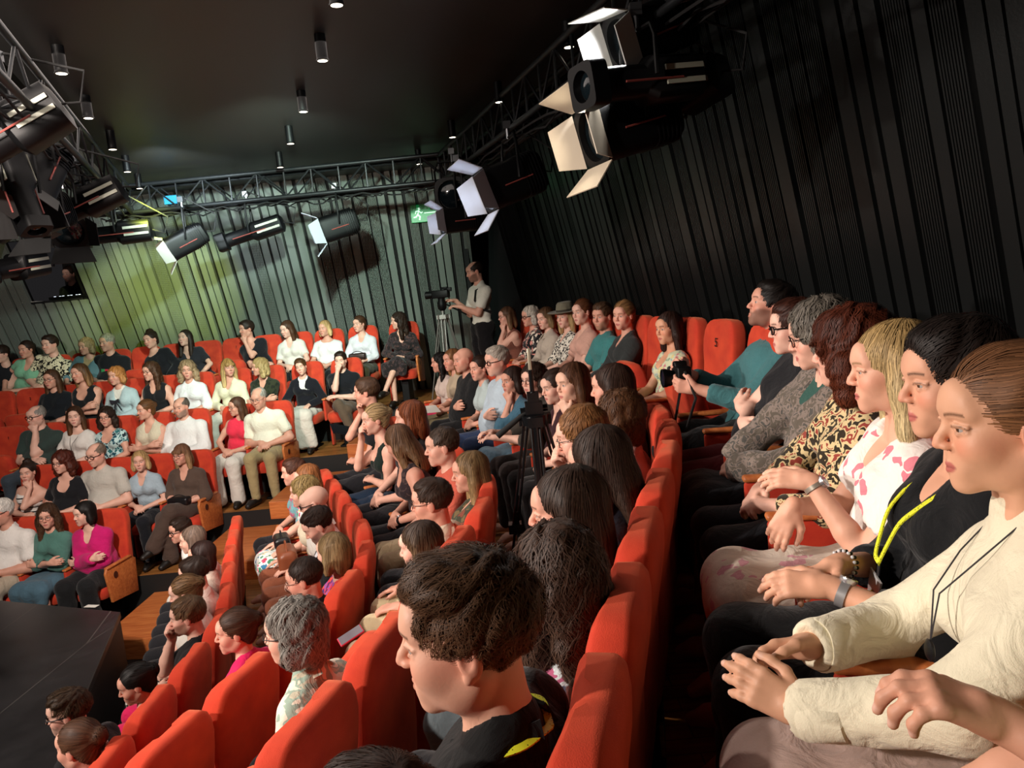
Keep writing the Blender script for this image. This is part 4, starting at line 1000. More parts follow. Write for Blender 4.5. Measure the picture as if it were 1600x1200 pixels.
# right block, top row
rows['R5']['items'] = []
P('R5', 2200, 690, .62, 90, "person in a lime green top reaching a bare forearm into the right edge", hair='mid', hc_=BR, top=('#a8c878',), sl=.5, noleg=True, skin='#d39b80', hands={-1: (at(1560, 1125, .80), (-.85, .15, .42), (.30, -.25, .9), .75, (.5, -.2, -1)), 1: ((.40, .95, 2.1), (-1, 0, 0), (0, 0, 1), .5)})
P('R5', 1572, 655, 1.13, 68, 'woman with light brown swept-back hair in a cream gauze blouse with a black pendant', hair='bun', hc_=('#6e4a30', '#8a6242'), top=('#e6dfc4',), neck='high', sl=1, loose=.75, dt=.22, bot='longskirt', bcol=('#b39a90',), arms='lap', skin='#dda888', inner=None, hands={1: (at(1272, 1008, 1.24), (-.95, .05, -.05), (-.1, .75, .65), .55, (.4, .7, -.6)), -1: (at(1252, 1112, 1.10), (-.75, .35, .42), (-.3, -.65, .55), .45, (.4, -.8, -.6))})
P('R5', 1492, 590, 1.45, 66, 'woman with short dark hair in a black shirt with a yellow lanyard', hair='short+top', hc_=('#1e1714', '#241b17'), top=('#0e1013',), neck='v', sl=.75, loose=.9, dt=.15, bot='wide', bcol=('#0b0b0d',), skin='#d7a184', hands={1: (at(1312, 882, 1.52), (-.9, -.25, -.1), (-.1, .3, .95), .55, (.4, .6, -.8)), -1: (at(1292, 916, 1.45), (-.85, .25, .05), (-.1, -.5, .85), .5, (.4, -.6, -.8))})
P('R5', 1392, 573, 1.85, 78, 'woman with straight platinum blond hair in a white dress with pink flowers', hair='mid', hc_=('#9c8052', '#dcc898'), top=('#ebe4dc', '#ece6de', '#ebe4dc', '#e8e0d8', '#d8808c'), tp='floral', tscale=1.2, neck='deepv', sl=.45, loose=1.3, dt=.08, bot='longskirt', bcol=('#d2c4b4', '#d6c8b8', '#d2c6b6', '#d0c2b2', '#c8909a'), bp='floral', bscale=.9, skin='#dfa98e', hands={1: (at(1238, 792, 1.95), (-.45, .0, -.75), (-.5, -.8, .25), .45, (.4, .6, -.6)), -1: (at(1266, 752, 1.88), (-.9, .5, .1), (-.2, -.5, .8), .4, (.4, -.6, -1))})
P('R5', 1325, 545, 2.25, 100, 'person with a bush of red-brown curls in a cream and black ornamental print', hair='curly', vol=1.5, hc_=('#4a2012', '#5e2c18'), top=('#2c2418', '#c9b588', '#8a3a30'), tp='camo', tscale=1.4, sl=.8, bcol=('#14171e',))
P('R5', 1279, 522, 2.6, 82, 'woman with grey curly hair and black glasses wearing a grey-brown shawl', hair='curly', vol=.9, hc_=('#5c564e', '#8c867c'), glasses='thick', hp=12, top=('#5a534a', '#7a6e66', '#4c4a46'), tp='camo', tscale=1.6, sl=1, loose=1.5, neck='v', inner='#2c5048', bot='skirt', bcol=('#14171e',))
P('R5', 1240, 510, 3.05, 80, 'woman with short reddish hair and glasses folding her arms in maroon trousers', hair='short+top', hc_=('#3a1c12', '#3a1c12'), glasses='thick', top=('#15161a',), sl=.4, arms='cross', bcol=('#5c1a20',), fat=.4)
P('R5', 1204, 476, 3.75, 75, 'bearded man in a teal denim shirt holding a camera', sex='m', hair='short+top', hc_=('#17110e', '#17110e'), beard='#2a1e18', hp=-14, top=('#3f7074',), neck='collar', sl=.85, arms='camera', bcol=('#0c0c0e',))
Em('R5', 1131, 4.35, 'empty orange-red seat with the number 5 beside the man holding a camera', py=540, num='5')
P('R5', 1044, 512, 4.85, 50, 'woman with dark brown hair in a ruffled pastel floral blouse', hair='mid', hc_=('#2c1a14', '#33201a'), top=('#c9cfae', '#8aa08a', '#c07a80', '#9ab0b0', '#d0c48a'), tp='floral', tscale=1.3, neck='scoop', sl=.3, loose=1.2, arms='lap', bcol=('#2c2a2c', '#c9b8b0'), bp='camo', skin='#d8a080')
Em('R5', 1010, 5.35, "empty orange-red seat between the ruffled blouse and the dark grey shirt", py=510)
P('R5', 974, 492, 5.75, 35, 'woman with fair tied-back hair in a dark grey shirt', hair='bun', hc_=('#7c5a38', '#8a6640'), top=('#2e3232',), neck='v', sl=1, arms='lap', roll=-4, bcol=('#6a4a3c',))
P('R5', 941, 494, 6.2, 35, 'man with tousled brown hair and stubble in a teal T-shirt', sex='m', hair='short+top', hc_=('#4c3626', '#5c422c'), beard='#8a6a50', top=('#3f8080',), arms='lap', bcol=('#6a6c6a',))
P('R5', 909, 487, 6.65, 45, 'woman with tied auburn hair in a pale pink blouse', hair='bun', hc_=('#5c3620', '#5c3620'), top=('#cfa292',), neck='v', sl=.5, arms='lap')
P('R5', 883, 494, 7.1, 40, 'woman in a grey-green brimmed hat and a black and white swirl-print top', hair='mid', hc_=('#8a7048', '#c0a272'), top=('#17171a', '#d9d5c8'), tp='camo', tscale=1.6, neck='v', sl=.6, extra='hat')
P('R5', 852, 497, 7.55, 50, 'woman with a brown-blond bob in a pale grey blouse', hair='bob', hc_=('#4c3422', '#b09468'), top=('#b5aa9c',), neck='collar', sl=1, hp=10)
P('R5', 828, 494, 8.0, 60, 'woman with white hair in a black, pink and cream patterned top', hair='curlybob', vol=.2, hc_=('#b5aea2', '#c9c4ba'), glasses='thick', top=('#17171a', '#c98a80', '#d9cfc0', '#3a3a3c'), tp='print', sl=.6)
P('R5', 791, 494, 8.7, 70, "woman with glasses resting her chin on her hand at the top row's far end", hair='mid', hc_=('#4c3424', '#8a6a4a'), glasses='thin', top=('#7a4a3c',), neck='strap', sl=0, arms='chinl')
# ---- lay out the seats of each row along its line, with real spacing
LINES = {
 'R1': [(-1.9, 2.5), (-1.94, 3.4), (-1.92, 3.8), (-1.95, 4.35), (-2.07, 4.75), (-2.2, 5.15), (-2.36, 5.6), (-2.6, 6.4), (-2.75, 6.9)],
 'R2': [(-1.5, 2.0), (-1.36, 2.6), (-1.25, 3.0), (-1.1, 3.5), (-1.02, 3.9), (-1.02, 4.3), (-1.15, 4.8), (-1.33, 5.25), (-1.5, 5.7), (-1.9, 6.7), (-2.0, 7.0)],
 'R3': [(-.85, 1.5), (-.70, 2.02), (-.58, 2.44), (-.44, 3.16), (-.33, 3.66), (-.30, 4.1), (-.38, 4.6), (-.57, 5.1), (-.85, 5.8), (-1.25, 6.8), (-1.4, 7.2)],
 'R4': [(-.25, .4), (-.15, .9), (-.01, 1.41), (.21, 2.19), (.46, 2.98), (.58, 3.55), (.59, 4.1), (.50, 4.6), (.32, 5.3), (.03, 6.2), (-.6, 8.0), (-.8, 8.5)],
 'R5': [(.40, -.4), (.70, .75), (.85, 1.4), (1.0, 2.1), (1.12, 2.9), (1.18, 3.6), (1.11, 4.3), (1.0, 5.1), (.80, 6.2), (.5, 7.3), (.1, 8.75), (0, 9.1)],
 'L5': [(-8.5, 10.56), (-.5, 10.36)], 'L4': [(-8.5, 9.56), (-.5, 9.60)], 'L3': [(-8, 8.74), (-1, 8.74)], 'L2': [(-8, 8.0), (-1, 8.0)], 'L1': [(-8, 7.2), (-1, 7.2)]}
def smoothline(pts):
    p = np.array(pts, float)
    for _ in range(3):
        q = [p[0]]
        for a, b in zip(p[:-1], p[1:]): q += [a*.75+b*.25, a*.25+b*.75]
        q.append(p[-1]); p = np.array(q)
    s = np.concatenate([[0], np.cumsum(np.linalg.norm(np.diff(p, axis=0), axis=1))])
    return p, s
def headpos(a, F):
    if not a['e']: return at(a['px'], a['py'], a['y'])
    lo, hi = 0, 2600
    for _i in range(40):
        mid = (lo+hi)/2
        if at(a['px'], mid, a['y'])[2] > F+1.1: lo = mid
        else: hi = mid
    return at(a['px'], lo, a['y'])
def layout(k, rw):
    it = rw['items']; F = FL[rw['tier']]
    p, s = smoothline(LINES[k]); p = p+np.array([{'R1': -.17, 'R2': -.13, 'R3': -.07, 'R4': -.03}.get(k, 0), 0]); rw['line'] = p
    Hs = [headpos(a, F) for a in it]; t0 = []
    for h in Hs: t0.append(s[np.argmin(((p-h[:2])**2).sum(1))])
    # refine the projection between samples
    ss = np.linspace(0, s[-1], 3000); PX = np.stack([np.interp(ss, s, p[:, 0]), np.interp(ss, s, p[:, 1])], 1)
    t0 = np.array([ss[np.argmin(((PX-h[:2])**2).sum(1))]+a['kw'].get('dt', 0) for h, a in zip(Hs, it)]); t = t0.copy(); SP = .44 if k[0] == 'L' else .45
    for _ in range(500):
        t += (t0-t)*.03
        for i in range(len(t)-1):
            g = t[i+1]-t[i]
            if g < SP: t[i] -= (SP-g)/2; t[i+1] += (SP-g)/2
    for _ in range(60):
        for i in range(len(t)-1):
            g = t[i+1]-t[i]
            if g < SP: t[i] -= (SP-g)/2; t[i+1] += (SP-g)/2
    pos = lambda q: np.array([np.interp(q, s, p[:, 0]), np.interp(q, s, p[:, 1])])
    rw['seat'] = [pos(q) for q in t]; rw['head'] = Hs; hd = []
    for q in t:
        if rw['fixed'] is not None: hd.append(rw['fixed']); continue
        d = pos(q+.35)-pos(q-.35); hd.append(math.degrees(math.atan2(d[1], -d[0])))
    rw['hd'] = hd; rw['t'] = t
for k in rows: layout(k, rows[k])
# ------------------------------------------------------------------ the seats
def sring(cx, cy, z, hx, hy, e=.55, n=36, front=0.0):
    out = []
    for k in range(n):
        a = 2*pi*k/n; c, s_ = math.cos(a), math.sin(a)
        x = hx*math.copysign(abs(c)**e, c); y = hy*math.copysign(abs(s_)**e, s_)
        if s_ > 0: y += front*((x/hx)**2)*(1 if hx > 0 else 0)
        out.append((cx+x, cy+y, z))
    return out
def make_chair(folded=False):
    t = empty('theatre_seat')
    mb = MB(); rings = []
    prof = [(.34, .150, .030, -.115), (.36, .190, .045, -.118), (.42, .205, .052, -.122), (.55, .212, .054, -.135), (.68, .214, .050, -.150), (.80, .210, .042, -.163), (.86, .212, .044, -.170), (.93, .216, .052, -.176), (1.00, .215, .055, -.184), (1.05, .205, .052, -.190), (1.085, .186, .045, -.195), (1.105, .160, .034, -.198), (1.115, .125, .020, -.199), (1.118, .05, .006, -.199)]
    for z, hx, hy, cy in prof: rings.append(sring(0, cy, z, hx, hy, .6, 40, .028))
    mb.loft(rings); mb.build('backrest', VELVET, t, True)
    cu = MB()
    if folded:
        rr = [(0, .19, .0), (.0, .20, .045), (.03, .205, .06), (.20, .205, .065), (.32, .20, .06), (.365, .17, .045), (.38, .12, .02)]
        cu.loft([sring(0, .03+h*.25, .44+h, hx, hy+.005, .5, 40) for h, hx, hy in rr])
    else:
        rr = [(-.075, .10), (-.07, .185), (-.04, .20), (.0, .205), (.035, .20), (.055, .18), (.06, .10)]
        cu.loft([sring(0, .11, .415+h, hx, hx*1.12, .45, 40) for h, hx in rr])
    cu.build('seat', VELVET, t, True)
    b = MB(); b.box((0, .02, .17), (.10, .30, .34)); b.box((0, .03, .012), (.20, .34, .024)); b.build('pedestal', BLACKM, t, False, .006)
    a = MB(); a.box((.222, .10, .50), (.030, .34, .26)); a.box((.222, .06, .20), (.026, .10, .36)); a.build('side_panel', VELVET, t, True, .010)
    w = MB(); w.box((.222, .09, .645), (.046, .37, .024)); w.build('armrest', WOOD, t, True, .010)
    return t
def end_panel(t, side=1):
    a = MB(); x = .238*side if side > 0 else -.226
    poly = [(-.13, .26), (.26, .30), (.30, .60), (.27, .655), (-.10, .64), (-.16, .60)]
    a.prism(poly, 'x', x-.012, x+.014); a.build('end_panel', WOOD, t, True, .006)
    lg = MB(); xs = x+(.0155 if side > 0 else -.0155)
    lg.loft([[(xs, .17+.030*math.cos(q), .55+.034*math.sin(q)) for q in np.linspace(0, 2*pi, 17)[:-1]], [(xs+.002*side, .17+.030*math.cos(q), .55+.034*math.sin(q)) for q in np.linspace(0, 2*pi, 17)[:-1]]])
    lg.build('round_badge', pmat('badge_brown', '#4a2216', .5), t)
    if side < 0:
        w = MB(); w.box((-.226, .09, .645), (.046, .37, .024)); w.build('armrest', WOOD, t, True, .010)
CH = make_chair(); CHF = make_chair(True); used = {id(CH): False, id(CHF): False}
def put_chair(pos, hd, label, group, folded=False):
    src = CHF if folded else CH
    if not used[id(src)]: c = src; used[id(src)] = True
    else: c = copy_tree(src)
    c.location = (pos[0], pos[1], pos[2]); c.rotation_euler = (0, 0, R(180-hd))
    tag(c, label, 'seat', group); return c
def short(lbl):
    w_ = lbl.split(' ')
    return lbl
ROWN = {'L5': 'back row', 'L4': 'fourth row of the left block', 'L3': 'third row of the left block', 'L2': 'second row of the left block', 'L1': 'front row of the left block', 'R1': 'front row of the right block', 'R2': 'second row of the right block', 'R3': 'third row of the right block', 'R4': 'fourth row of the right block', 'R5': 'top row of the right block'}
import re
def brief(lbl):
    """the sitter in at most eight words, for naming the seat under them"""
    l = re.sub(r' (in|at|of) the (back|front|second|third|fourth|top|far) (row|end).*$', '', lbl)
    w_ = l.split()
    if len(w_) > 10:
        w_ = w_[:10]
        while w_[-1] in ('a', 'and', 'with', 'in', 'the', 'her', 'his', 'of', 'wearing', 'by', 'on', 'holding', 'black', 'white', 'pale', 'dark', 'long', 'cream', 'red', 'light', 'left', 'at', 'crossed', 'behind'): w_ = w_[:-1]
    return ' '.join(w_)
def glyph(c, txt, y=-.118, z=.985, size=.075):
    cu = bpy.data.curves.new('seat_number', 'FONT'); cu.body = txt; cu.size = size; cu.extrude = .0012; cu.align_x = 'CENTER'; cu.align_y = 'CENTER'
    cu.materials.append(pmat('badge_black', '#140c0a', .6)); o = bpy.data.objects.new('seat_number', cu); COL.objects.link(o); o.parent = c
    bpy.context.view_layer.update(); me = bpy.data.meshes.new_from_object(o); bpy.data.objects.remove(o)
    o = bpy.data.objects.new('seat_number', me); COL.objects.link(o); o.parent = c
    o.location = (0, y, z); o.rotation_euler = (R(84), 0, R(180)); return o
PEOPLE = {}
for rk, rw in rows.items():
    F = FL[rw['tier']]; n = len(rw['items'])
    for i, (a, st, hw, hd) in enumerate(zip(rw['items'], rw['seat'], rw['head'], rw['hd'])):
        pos = (float(st[0]), float(st[1]), F)
        if a['e']: lab = a['label']
        else: lab = 'orange-red velvet seat of the '+brief(a['label'])
        c = put_chair(pos, hd, lab, 'velvet seats in the '+ROWN[rk], a['e'])
        if (rk[0] == 'L' and i == n-1): end_panel(c, -1)
        if rk in ('R1', 'R2', 'R3') and i == n-1: end_panel(c, 1)
        if a['e'] and a['kw'].get('num'): glyph(c, a['kw']['num'])
        elif a['e'] and a['kw'].get('mark'): glyph(c, {'L5': '7', 'L4': '2', 'L3': '1'}[rk], size=.05)
        if a['e']: continue
        kw = dict(a['kw']); kw.pop('eyes', None); kw.pop('dt', None)
        ang = math.degrees(math.atan2(hw[0], hw[1]))
        dist = float(np.linalg.norm(np.array(hw)-[0, 0, CZ]))
        hp_ = dict(kw)
        a['dist'] = dist
        if ONLY is not None and not ONLY(rk, i, a, dist): continue
        r_ = person(a['label'], pos, hd, hw, a['hv']+ang, dist=dist, group='audience in the '+ROWN[rk], **hp_)
        PEOPLE[a['label'].split(' in ')[0]+'|'+rk+str(i)] = r_; a['res'] = r_
# ------------------------------------------------------------------ the hall: tiers, stage, walls, ceiling
def front_edge(k, off):
    p = rows[k]['line']; out = []
    for i in range(len(p)):
        d = p[min(i+1, len(p)-1)]-p[max(i-1, 0)]; d = d/np.linalg.norm(d)
        f = np.array([-d[1], d[0]]) if k[0] == 'R' else np.array([0, -1.])
        if k[0] == 'R' and f[0] > 0: f = -f
        out.append(p[i]+f*off)
    return np.array(out)
def tier(k, F, lname, rname):
    ro = front_edge(rname, .62); lo = front_edge(lname, .62)
    ro = ro[::3]
    y0 = lo[0][1]
    ro = [q for q in ro if q[1] < y0-.05]
    lend = {'L1': -3.9, 'L2': -3.2, 'L3': -2.5, 'L4': -1.8, 'L5': -1.1}[lname]
    poly = [(-11.5, y0), (lend, y0)]
    e = ro[-1]
    poly += [(min(lend+.25, e[0]), (y0+e[1])/2+.1)] if e[1] < y0-.4 and e[0] > lend+.3 else []
    poly += [tuple(q) for q in ro[::-1]]
    x_, y_ = poly[-1]
    poly += [(x_-.3, -3.0), (6.5, -3.0), (6.5, 14.0), (-11.5, 14.0)]
    mb = MB(); mb.prism(poly, 'z', F-.38 if F > .1 else -.2, F)
    o = mb.build('floor', PARQ, None); o['kind'] = 'structure'
    o.data.materials.append(pmat('riser_black', '#0c0b0b', .7))
    for p in o.data.polygons:
        if abs(p.normal.z) < .5: p.material_index = 1
    return poly
g = MB(); g.box((-2.5, 5.5, -.1), (18, 18, .2)); o = g.build('floor', pmat('dark_floor', '#1a1614', .6)); o['kind'] = 'structure'
polys = {}
for k, lname in ((2, 'L2'), (3, 'L3'), (4, 'L4'), (5, 'L5')): polys[k] = tier(k, FL[k], lname, 'R'+str(k))
# wooden steps in the corner aisle between the blocks
def box_step(name, poly, z0, z1, label):
    mb = MB(); mb.prism(poly, 'z', z0, z1); o = mb.build(name, WOOD, None, False, .006)
    o['kind'] = 'structure'; return o
steps = [((-3.55, 6.72), 0), ((-3.0, 7.45), .38), ((-2.35, 8.1), .76), ((-1.65, 8.95), 1.14)]
for i, ((x, y), F) in enumerate(steps):
    box_step('aisle_step', [(x-.35, y-.42), (x+.75, y-.55), (x+.75, y+.75), (x-.35, y+.75)], F, F+.19, '')
# stage
zs = .62
A_, B_, C_ = atz(0, 938, zs), atz(188, 956, zs), atz(133, 1088, zs)
dd = (C_-B_); dd = dd/np.linalg.norm(dd)
ex = C_+dd*4.5; fl_ = A_+np.array([-5.0, -.1, 0])
poly = [tuple(fl_[:2]), tuple(A_[:2]), tuple(B_[:2]), tuple(C_[:2]), tuple(ex[:2]), (-9.5, ex[1])]
m, nt, b = newmat('black_stage_floor')
tc = N(nt, 'TexCoord'); n1 = N(nt, 'TexNoise'); n1.inputs['Scale'].default_value = 1.3; n1.inputs['Detail'].default_value = 8; n1.inputs['Roughness'].default_value = .7
L(nt, tc.outputs['Object'], n1.inputs['Vector'])
r = N(nt, 'ValToRGB'); r.color_ramp.elements[0].color = (.006, .006, .007, 1); r.color_ramp.elements[1].color = (.026, .025, .027, 1); r.color_ramp.elements[0].position = .35; r.color_ramp.elements[1].position = .75
L(nt, n1.outputs['Fac'], r.inputs[0])
v = N(nt, 'TexVoronoi'); v.feature = 'DISTANCE_TO_EDGE'; v.inputs['Scale'].default_value = .9
mp = N(nt, 'Mapping'); mp.inputs['Scale'].default_value = (1.4, .35, 1); mp.inputs['Rotation'].default_value = (0, 0, .5); L(nt, tc.outputs['Object'], mp.inputs[0]); L(nt, mp.outputs[0], v.inputs['Vector'])
lt = N(nt, 'Math', operation='LESS_THAN'); lt.inputs[1].default_value = .0035; L(nt, v.outputs['Distance'], lt.inputs[0])
n3 = N(nt, 'TexNoise'); n3.inputs['Scale'].default_value = 4; L(nt, tc.outputs['Object'], n3.inputs['Vector'])
ml = N(nt, 'Math', operation='MULTIPLY'); L(nt, lt.outputs[0], ml.inputs[0]); L(nt, n3.outputs['Fac'], ml.inputs[1])
mx = N(nt, 'MixRGB'); L(nt, ml.outputs[0], mx.inputs[0]); L(nt, r.outputs[0], mx.inputs[1]); mx.inputs[2].default_value = (.12, .11, .1, 1)
L(nt, mx.outputs[0], b.inputs['Base Color']); b.inputs['Roughness'].default_value = .33
rr = N(nt, 'ValToRGB'); rr.color_ramp.elements[0].color = (.25,)*3+(1,); rr.color_ramp.elements[1].color = (.5,)*3+(1,); L(nt, n1.outputs['Fac'], rr.inputs[0]); L(nt, rr.outputs[0], b.inputs['Roughness'])
g = MB(); g.prism(poly, 'z', zs-.05, zs); st = g.build('stage_platform', m, None, False, .004); tag(st, 'black scuffed stage floor at the lower left of the hall', 'stage')
sk_ = MB(); sk_.prism([(p[0]*1.0-.03*0, p[1]-.02) for p in poly], 'z', 0.0, zs-.05); sk_.build('stage_skirt', BLACK, st)
# slatted walls, leaning inward
def slat_wall(name, p0, p1, z0, z1, lean, mat, seed, openings=(), depth=.07, light=1.):
    """planks of mixed width on a dark backing from p0 to p1 (plan, at height 2.7); lean moves the top towards the hall"""
    rng = random.Random(seed); p0 = np.array(p0, float); p1 = np.array(p1, float); d = p1-p0; Lt = np.linalg.norm(d); d /= Lt
    n = np.array([-d[1], d[0]])
    if np.dot(n, np.array([-2.5, 5.0])-p0) < 0: n = -n
    mb = MB(); t = 0
    def bar(t0, t1, dp, za, zb):
        P = []
        for z in (za, zb):
            o = n*((z-2.7)*lean); 
            for tt, q in ((t0, 0), (t1, 0), (t1, dp), (t0, dp)): P.append(tuple(p0+d*tt+o+n*q)+(z,))
        mb.add(P, [(0, 1, 2, 3), (4, 7, 6, 5), (0, 4, 5, 1), (1, 5, 6, 2), (2, 6, 7, 3), (3, 7, 4, 0)])
    while t < Lt:
        kind = rng.random()
        if kind < .55: seq = [(rng.uniform(.07, .12), depth)]; gap = rng.choice((.018, .035, .05))
        else: seq = [(.010, depth*.9) for _ in range(rng.choice((5, 7, 9)))]; gap = rng.choice((.02, .04))
        for (w_, dp) in seq:
            spans = [(z0, z1)]
            for (ta, tb, za, zb) in openings:
                if t+w_ > ta and t < tb: spans = [(z0, za), (zb, z1)]
            for a_, b_ in spans: bar(t, t+w_, dp, a_, b_)
            t += w_+(.008 if len(seq) > 1 else 0)
        t += gap
    o = mb.build(name, mat); o['kind'] = 'structure'
    bk = MB()
    def panel(t0, t1, za, zb):
        P = [tuple(p0+d*tt+n*((z-2.7)*lean)+n*q)+(z,) for z in (za, zb) for tt, q in ((t0, -.04), (t1, -.04), (t1, 0), (t0, 0))]
        bk.add(P, [(0, 1, 2, 3), (4, 7, 6, 5), (0, 4, 5, 1), (1, 5, 6, 2), (2, 6, 7, 3), (3, 7, 4, 0)])
    if openings:
        ta, tb, za, zb = openings[0]; panel(0, ta, z0, z1); panel(tb, Lt, z0, z1); panel(ta, tb, z0, za); panel(ta, tb, zb, z1)
    else: panel(0, Lt, z0, z1)
    bo = bk.build('wall_backing', BLACK, o); return o
WALLM = pmat('slate_plank_paint', '#717871', .5, bump=.25, bscale=60)  # black wall paint, paled: the beams' light is put into the colour
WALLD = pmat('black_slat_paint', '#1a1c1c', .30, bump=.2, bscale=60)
# back wall with the lighting booth window
def back_t(px, py):   # plan x where a ray meets the leaning back wall
    for y in np.linspace(9.5, 12.2, 2000):
        q = at(px, py, y)
        if q[1] >= 11.15-(q[2]-2.7)*.44: return q
    return q
bl, br = back_t(28, 420), back_t(134, 470); bz0, bz1 = back_t(80, 473)[2], back_t(80, 372)[2]
X0 = -10.5
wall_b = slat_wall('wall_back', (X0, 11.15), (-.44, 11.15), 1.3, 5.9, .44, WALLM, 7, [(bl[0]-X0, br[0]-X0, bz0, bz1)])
WR0 = np.array([.32, 11.0]); WRd = np.array([.345, -.94]); WRd = WRd/np.linalg.norm(WRd)
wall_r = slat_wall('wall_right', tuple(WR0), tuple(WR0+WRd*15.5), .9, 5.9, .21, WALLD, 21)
# dark doorway recess in the corner
g = MB(); g.box((-.05, 11.9, 3.4), (.95, .06, 5.2)); g.box((-.47, 11.3, 3.4), (.06, 1.2, 5.2)); g.box((.36, 11.45, 3.4), (.06, .9, 5.2)); o = g.build('wall_corner', pmat('matt_black', '#060708', .8)); o['kind'] = 'structure'
# outer shell
g = MB(); g.box((-10.9, 5, 2.6), (.2, 19, 6.8)); o = g.build('wall_left', BLACK); o['kind'] = 'structure'
g = MB(); g.box((-2.5, -3.4, 2.6), (18, .2, 6.8)); o = g.build('wall_front', BLACK); o['kind'] = 'structure'
g = MB(); g.box((-2.5, 5.2, 6.0), (18.5, 18, .2)); o = g.build('ceiling', pmat('upper_ceiling_black', '#0b0b0c', .7)); o['kind'] = 'structure'
# lowered ceiling panel inside the truss rectangle
ZCE = CZ+1.75
c1, c2, c3 = atz(196, 310, ZCE), atz(690, 262, ZCE), atz(1010, 20, ZCE)
c4 = atz(0, 92, ZCE)
dR = (c3-c2); dR /= np.linalg.norm(dR); dL = (c4-c1); dL /= np.linalg.norm(dL)
e3 = c2+dR*11; e4 = c1+dL*11
cm_, nt, b = newmat('dark_ceiling_paint'); b.inputs['Base Color'].default_value = (.013, .0125, .0105, 1); b.inputs['Roughness'].default_value = .46
g = MB(); g.prism([tuple(q[:2]) for q in (c1, c2, e3, e4)], 'z', ZCE, ZCE+.12); o = g.build('ceiling', cm_, None, False, .005); o['kind'] = 'structure'
# ---- surface mounted downlights
def downlight(px, py, lab, tilt=0):
    q = atz(px, py, ZCE-.16)
    t = empty('ceiling_downlight', (q[0], q[1], ZCE)); tag(t, lab, 'ceiling light', 'black cylinder downlights on the dark ceiling')
    h = MB(); h.tube([(0, 0, -.001), (0, 0, -.16)], .036, 20); h.build('housing', BLACKM, t, True)
    r_ = MB(); rr = [(.036, -.15), (.040, -.158), (.040, -.166), (.033, -.166), (.033, -.156)]
    V = [[(a*math.cos(q_), a*math.sin(q_), z) for q_ in np.linspace(0, 2*pi, 25)[:-1]] for a, z in rr]; r_.loft(V, False); r_.build('rim', BLACKM, t, True)
    l = MB(); l.tube([(0, 0, -.160), (0, 0, -.164)], .0325, 20); l.build('lens', pmat('downlight_glow', '#fff2dd', .4, emit='#fff0d8', es=5.0), t)
    if tilt: t.rotation_euler = (0, R(tilt), 0)
    return t
for px, py, lab in ((96, 114, 'nearest downlight of the left row'), (138, 184, 'second downlight from the near end of the left row'), (176, 233, 'third downlight from the near end of the left row'), (199, 268, 'fourth downlight from the near end of the left row'), (218, 294, 'farthest downlight of the left row'),
                    (526, 7, 'downlight at the top edge of the picture in the middle row'), (504, 94, 'second downlight from the near end of the middle row'), (474, 174, 'third downlight from the near end of the middle row'), (454, 224, 'fourth downlight from the near end of the middle row'), (438, 261, 'farthest downlight of the middle row'),
                    (889, 73, 'nearest downlight of the right row'), (780, 159, 'second downlight from the near end of the right row'), (707, 214, 'third downlight from the near end of the right row'), (655, 256, 'farthest downlight of the right row')):
    downlight(px, py, 'black cylinder '+lab)
# ---- exit sign and grille on the back wall
def on_back(px, py, off=.06):
    q = back_t(px, py); return q-np.array([0, off, 0])
q = on_back(672, 333); lean_rot = Matrix.Rotation(-math.atan(.44)*0, 3, 'X')
sg = empty('exit_sign', tuple(q)); tag(sg, 'green emergency exit sign with a white running figure and arrow on the back wall', 'sign')
mb = MB(); mb.box((0, 0, 0), (.52, .05, .24)); mb.build('sign_panel', pmat('exit_green', '#0c8f4c', .4, emit='#0aa050', es=.22), sg, False, .004)
wm = pmat('exit_white', '#e8fff0', .5, emit='#d8ffe8', es=.5)
mb = MB()
def flat(mb, pts, w_):   # stroke in the sign plane
    for a_, b_ in zip(pts[:-1], pts[1:]):
        a_, b_ = np.array(a_), np.array(b_); d_ = b_-a_; d_ = d_/np.linalg.norm(d_); n_ = np.array([-d_[1], d_[0]])*w_/2; a_ = a_-d_*w_*.3; b_ = b_+d_*w_*.3
        mb.loft([[(p[0], -.027, p[1]) for p in (a_+n_, b_+n_, b_-n_, a_-n_)], [(p[0], -.031, p[1]) for p in (a_+n_, b_+n_, b_-n_, a_-n_)]])
flat(mb, [(-.145, .035), (-.165, -.015), (-.135, -.045), (-.145, -.085)], .020); flat(mb, [(-.165, -.015), (-.19, -.045), (-.22, -.05)], .018); flat(mb, [(-.145, .03), (-.115, .005), (-.095, .015)], .014); flat(mb, [(-.148, .035), (-.185, .03), (-.195, .0)], .014)
mb.loft([[(-.138+.016*math.cos(t), y, .062+.016*math.sin(t)) for t in np.linspace(0, 2*pi, 13)[:-1]] for y in (-.027, -.031)])
flat(mb, [(-.07, 0), (.20, 0)], .014); flat(mb, [(.15, .04), (.20, 0), (.15, -.04)], .014)
mb.build('running_figure', wm, sg)
q = on_back(658, 295, .05); mb = MB(); mb.box(tuple(q), (.36, .10, .09)); o = mb.build('ventilation_box', pmat('pale_grey_metal', '#8f9a94', .5), None, False, .006); tag(o, 'pale grey box on the wall above the green exit sign', 'wall unit')
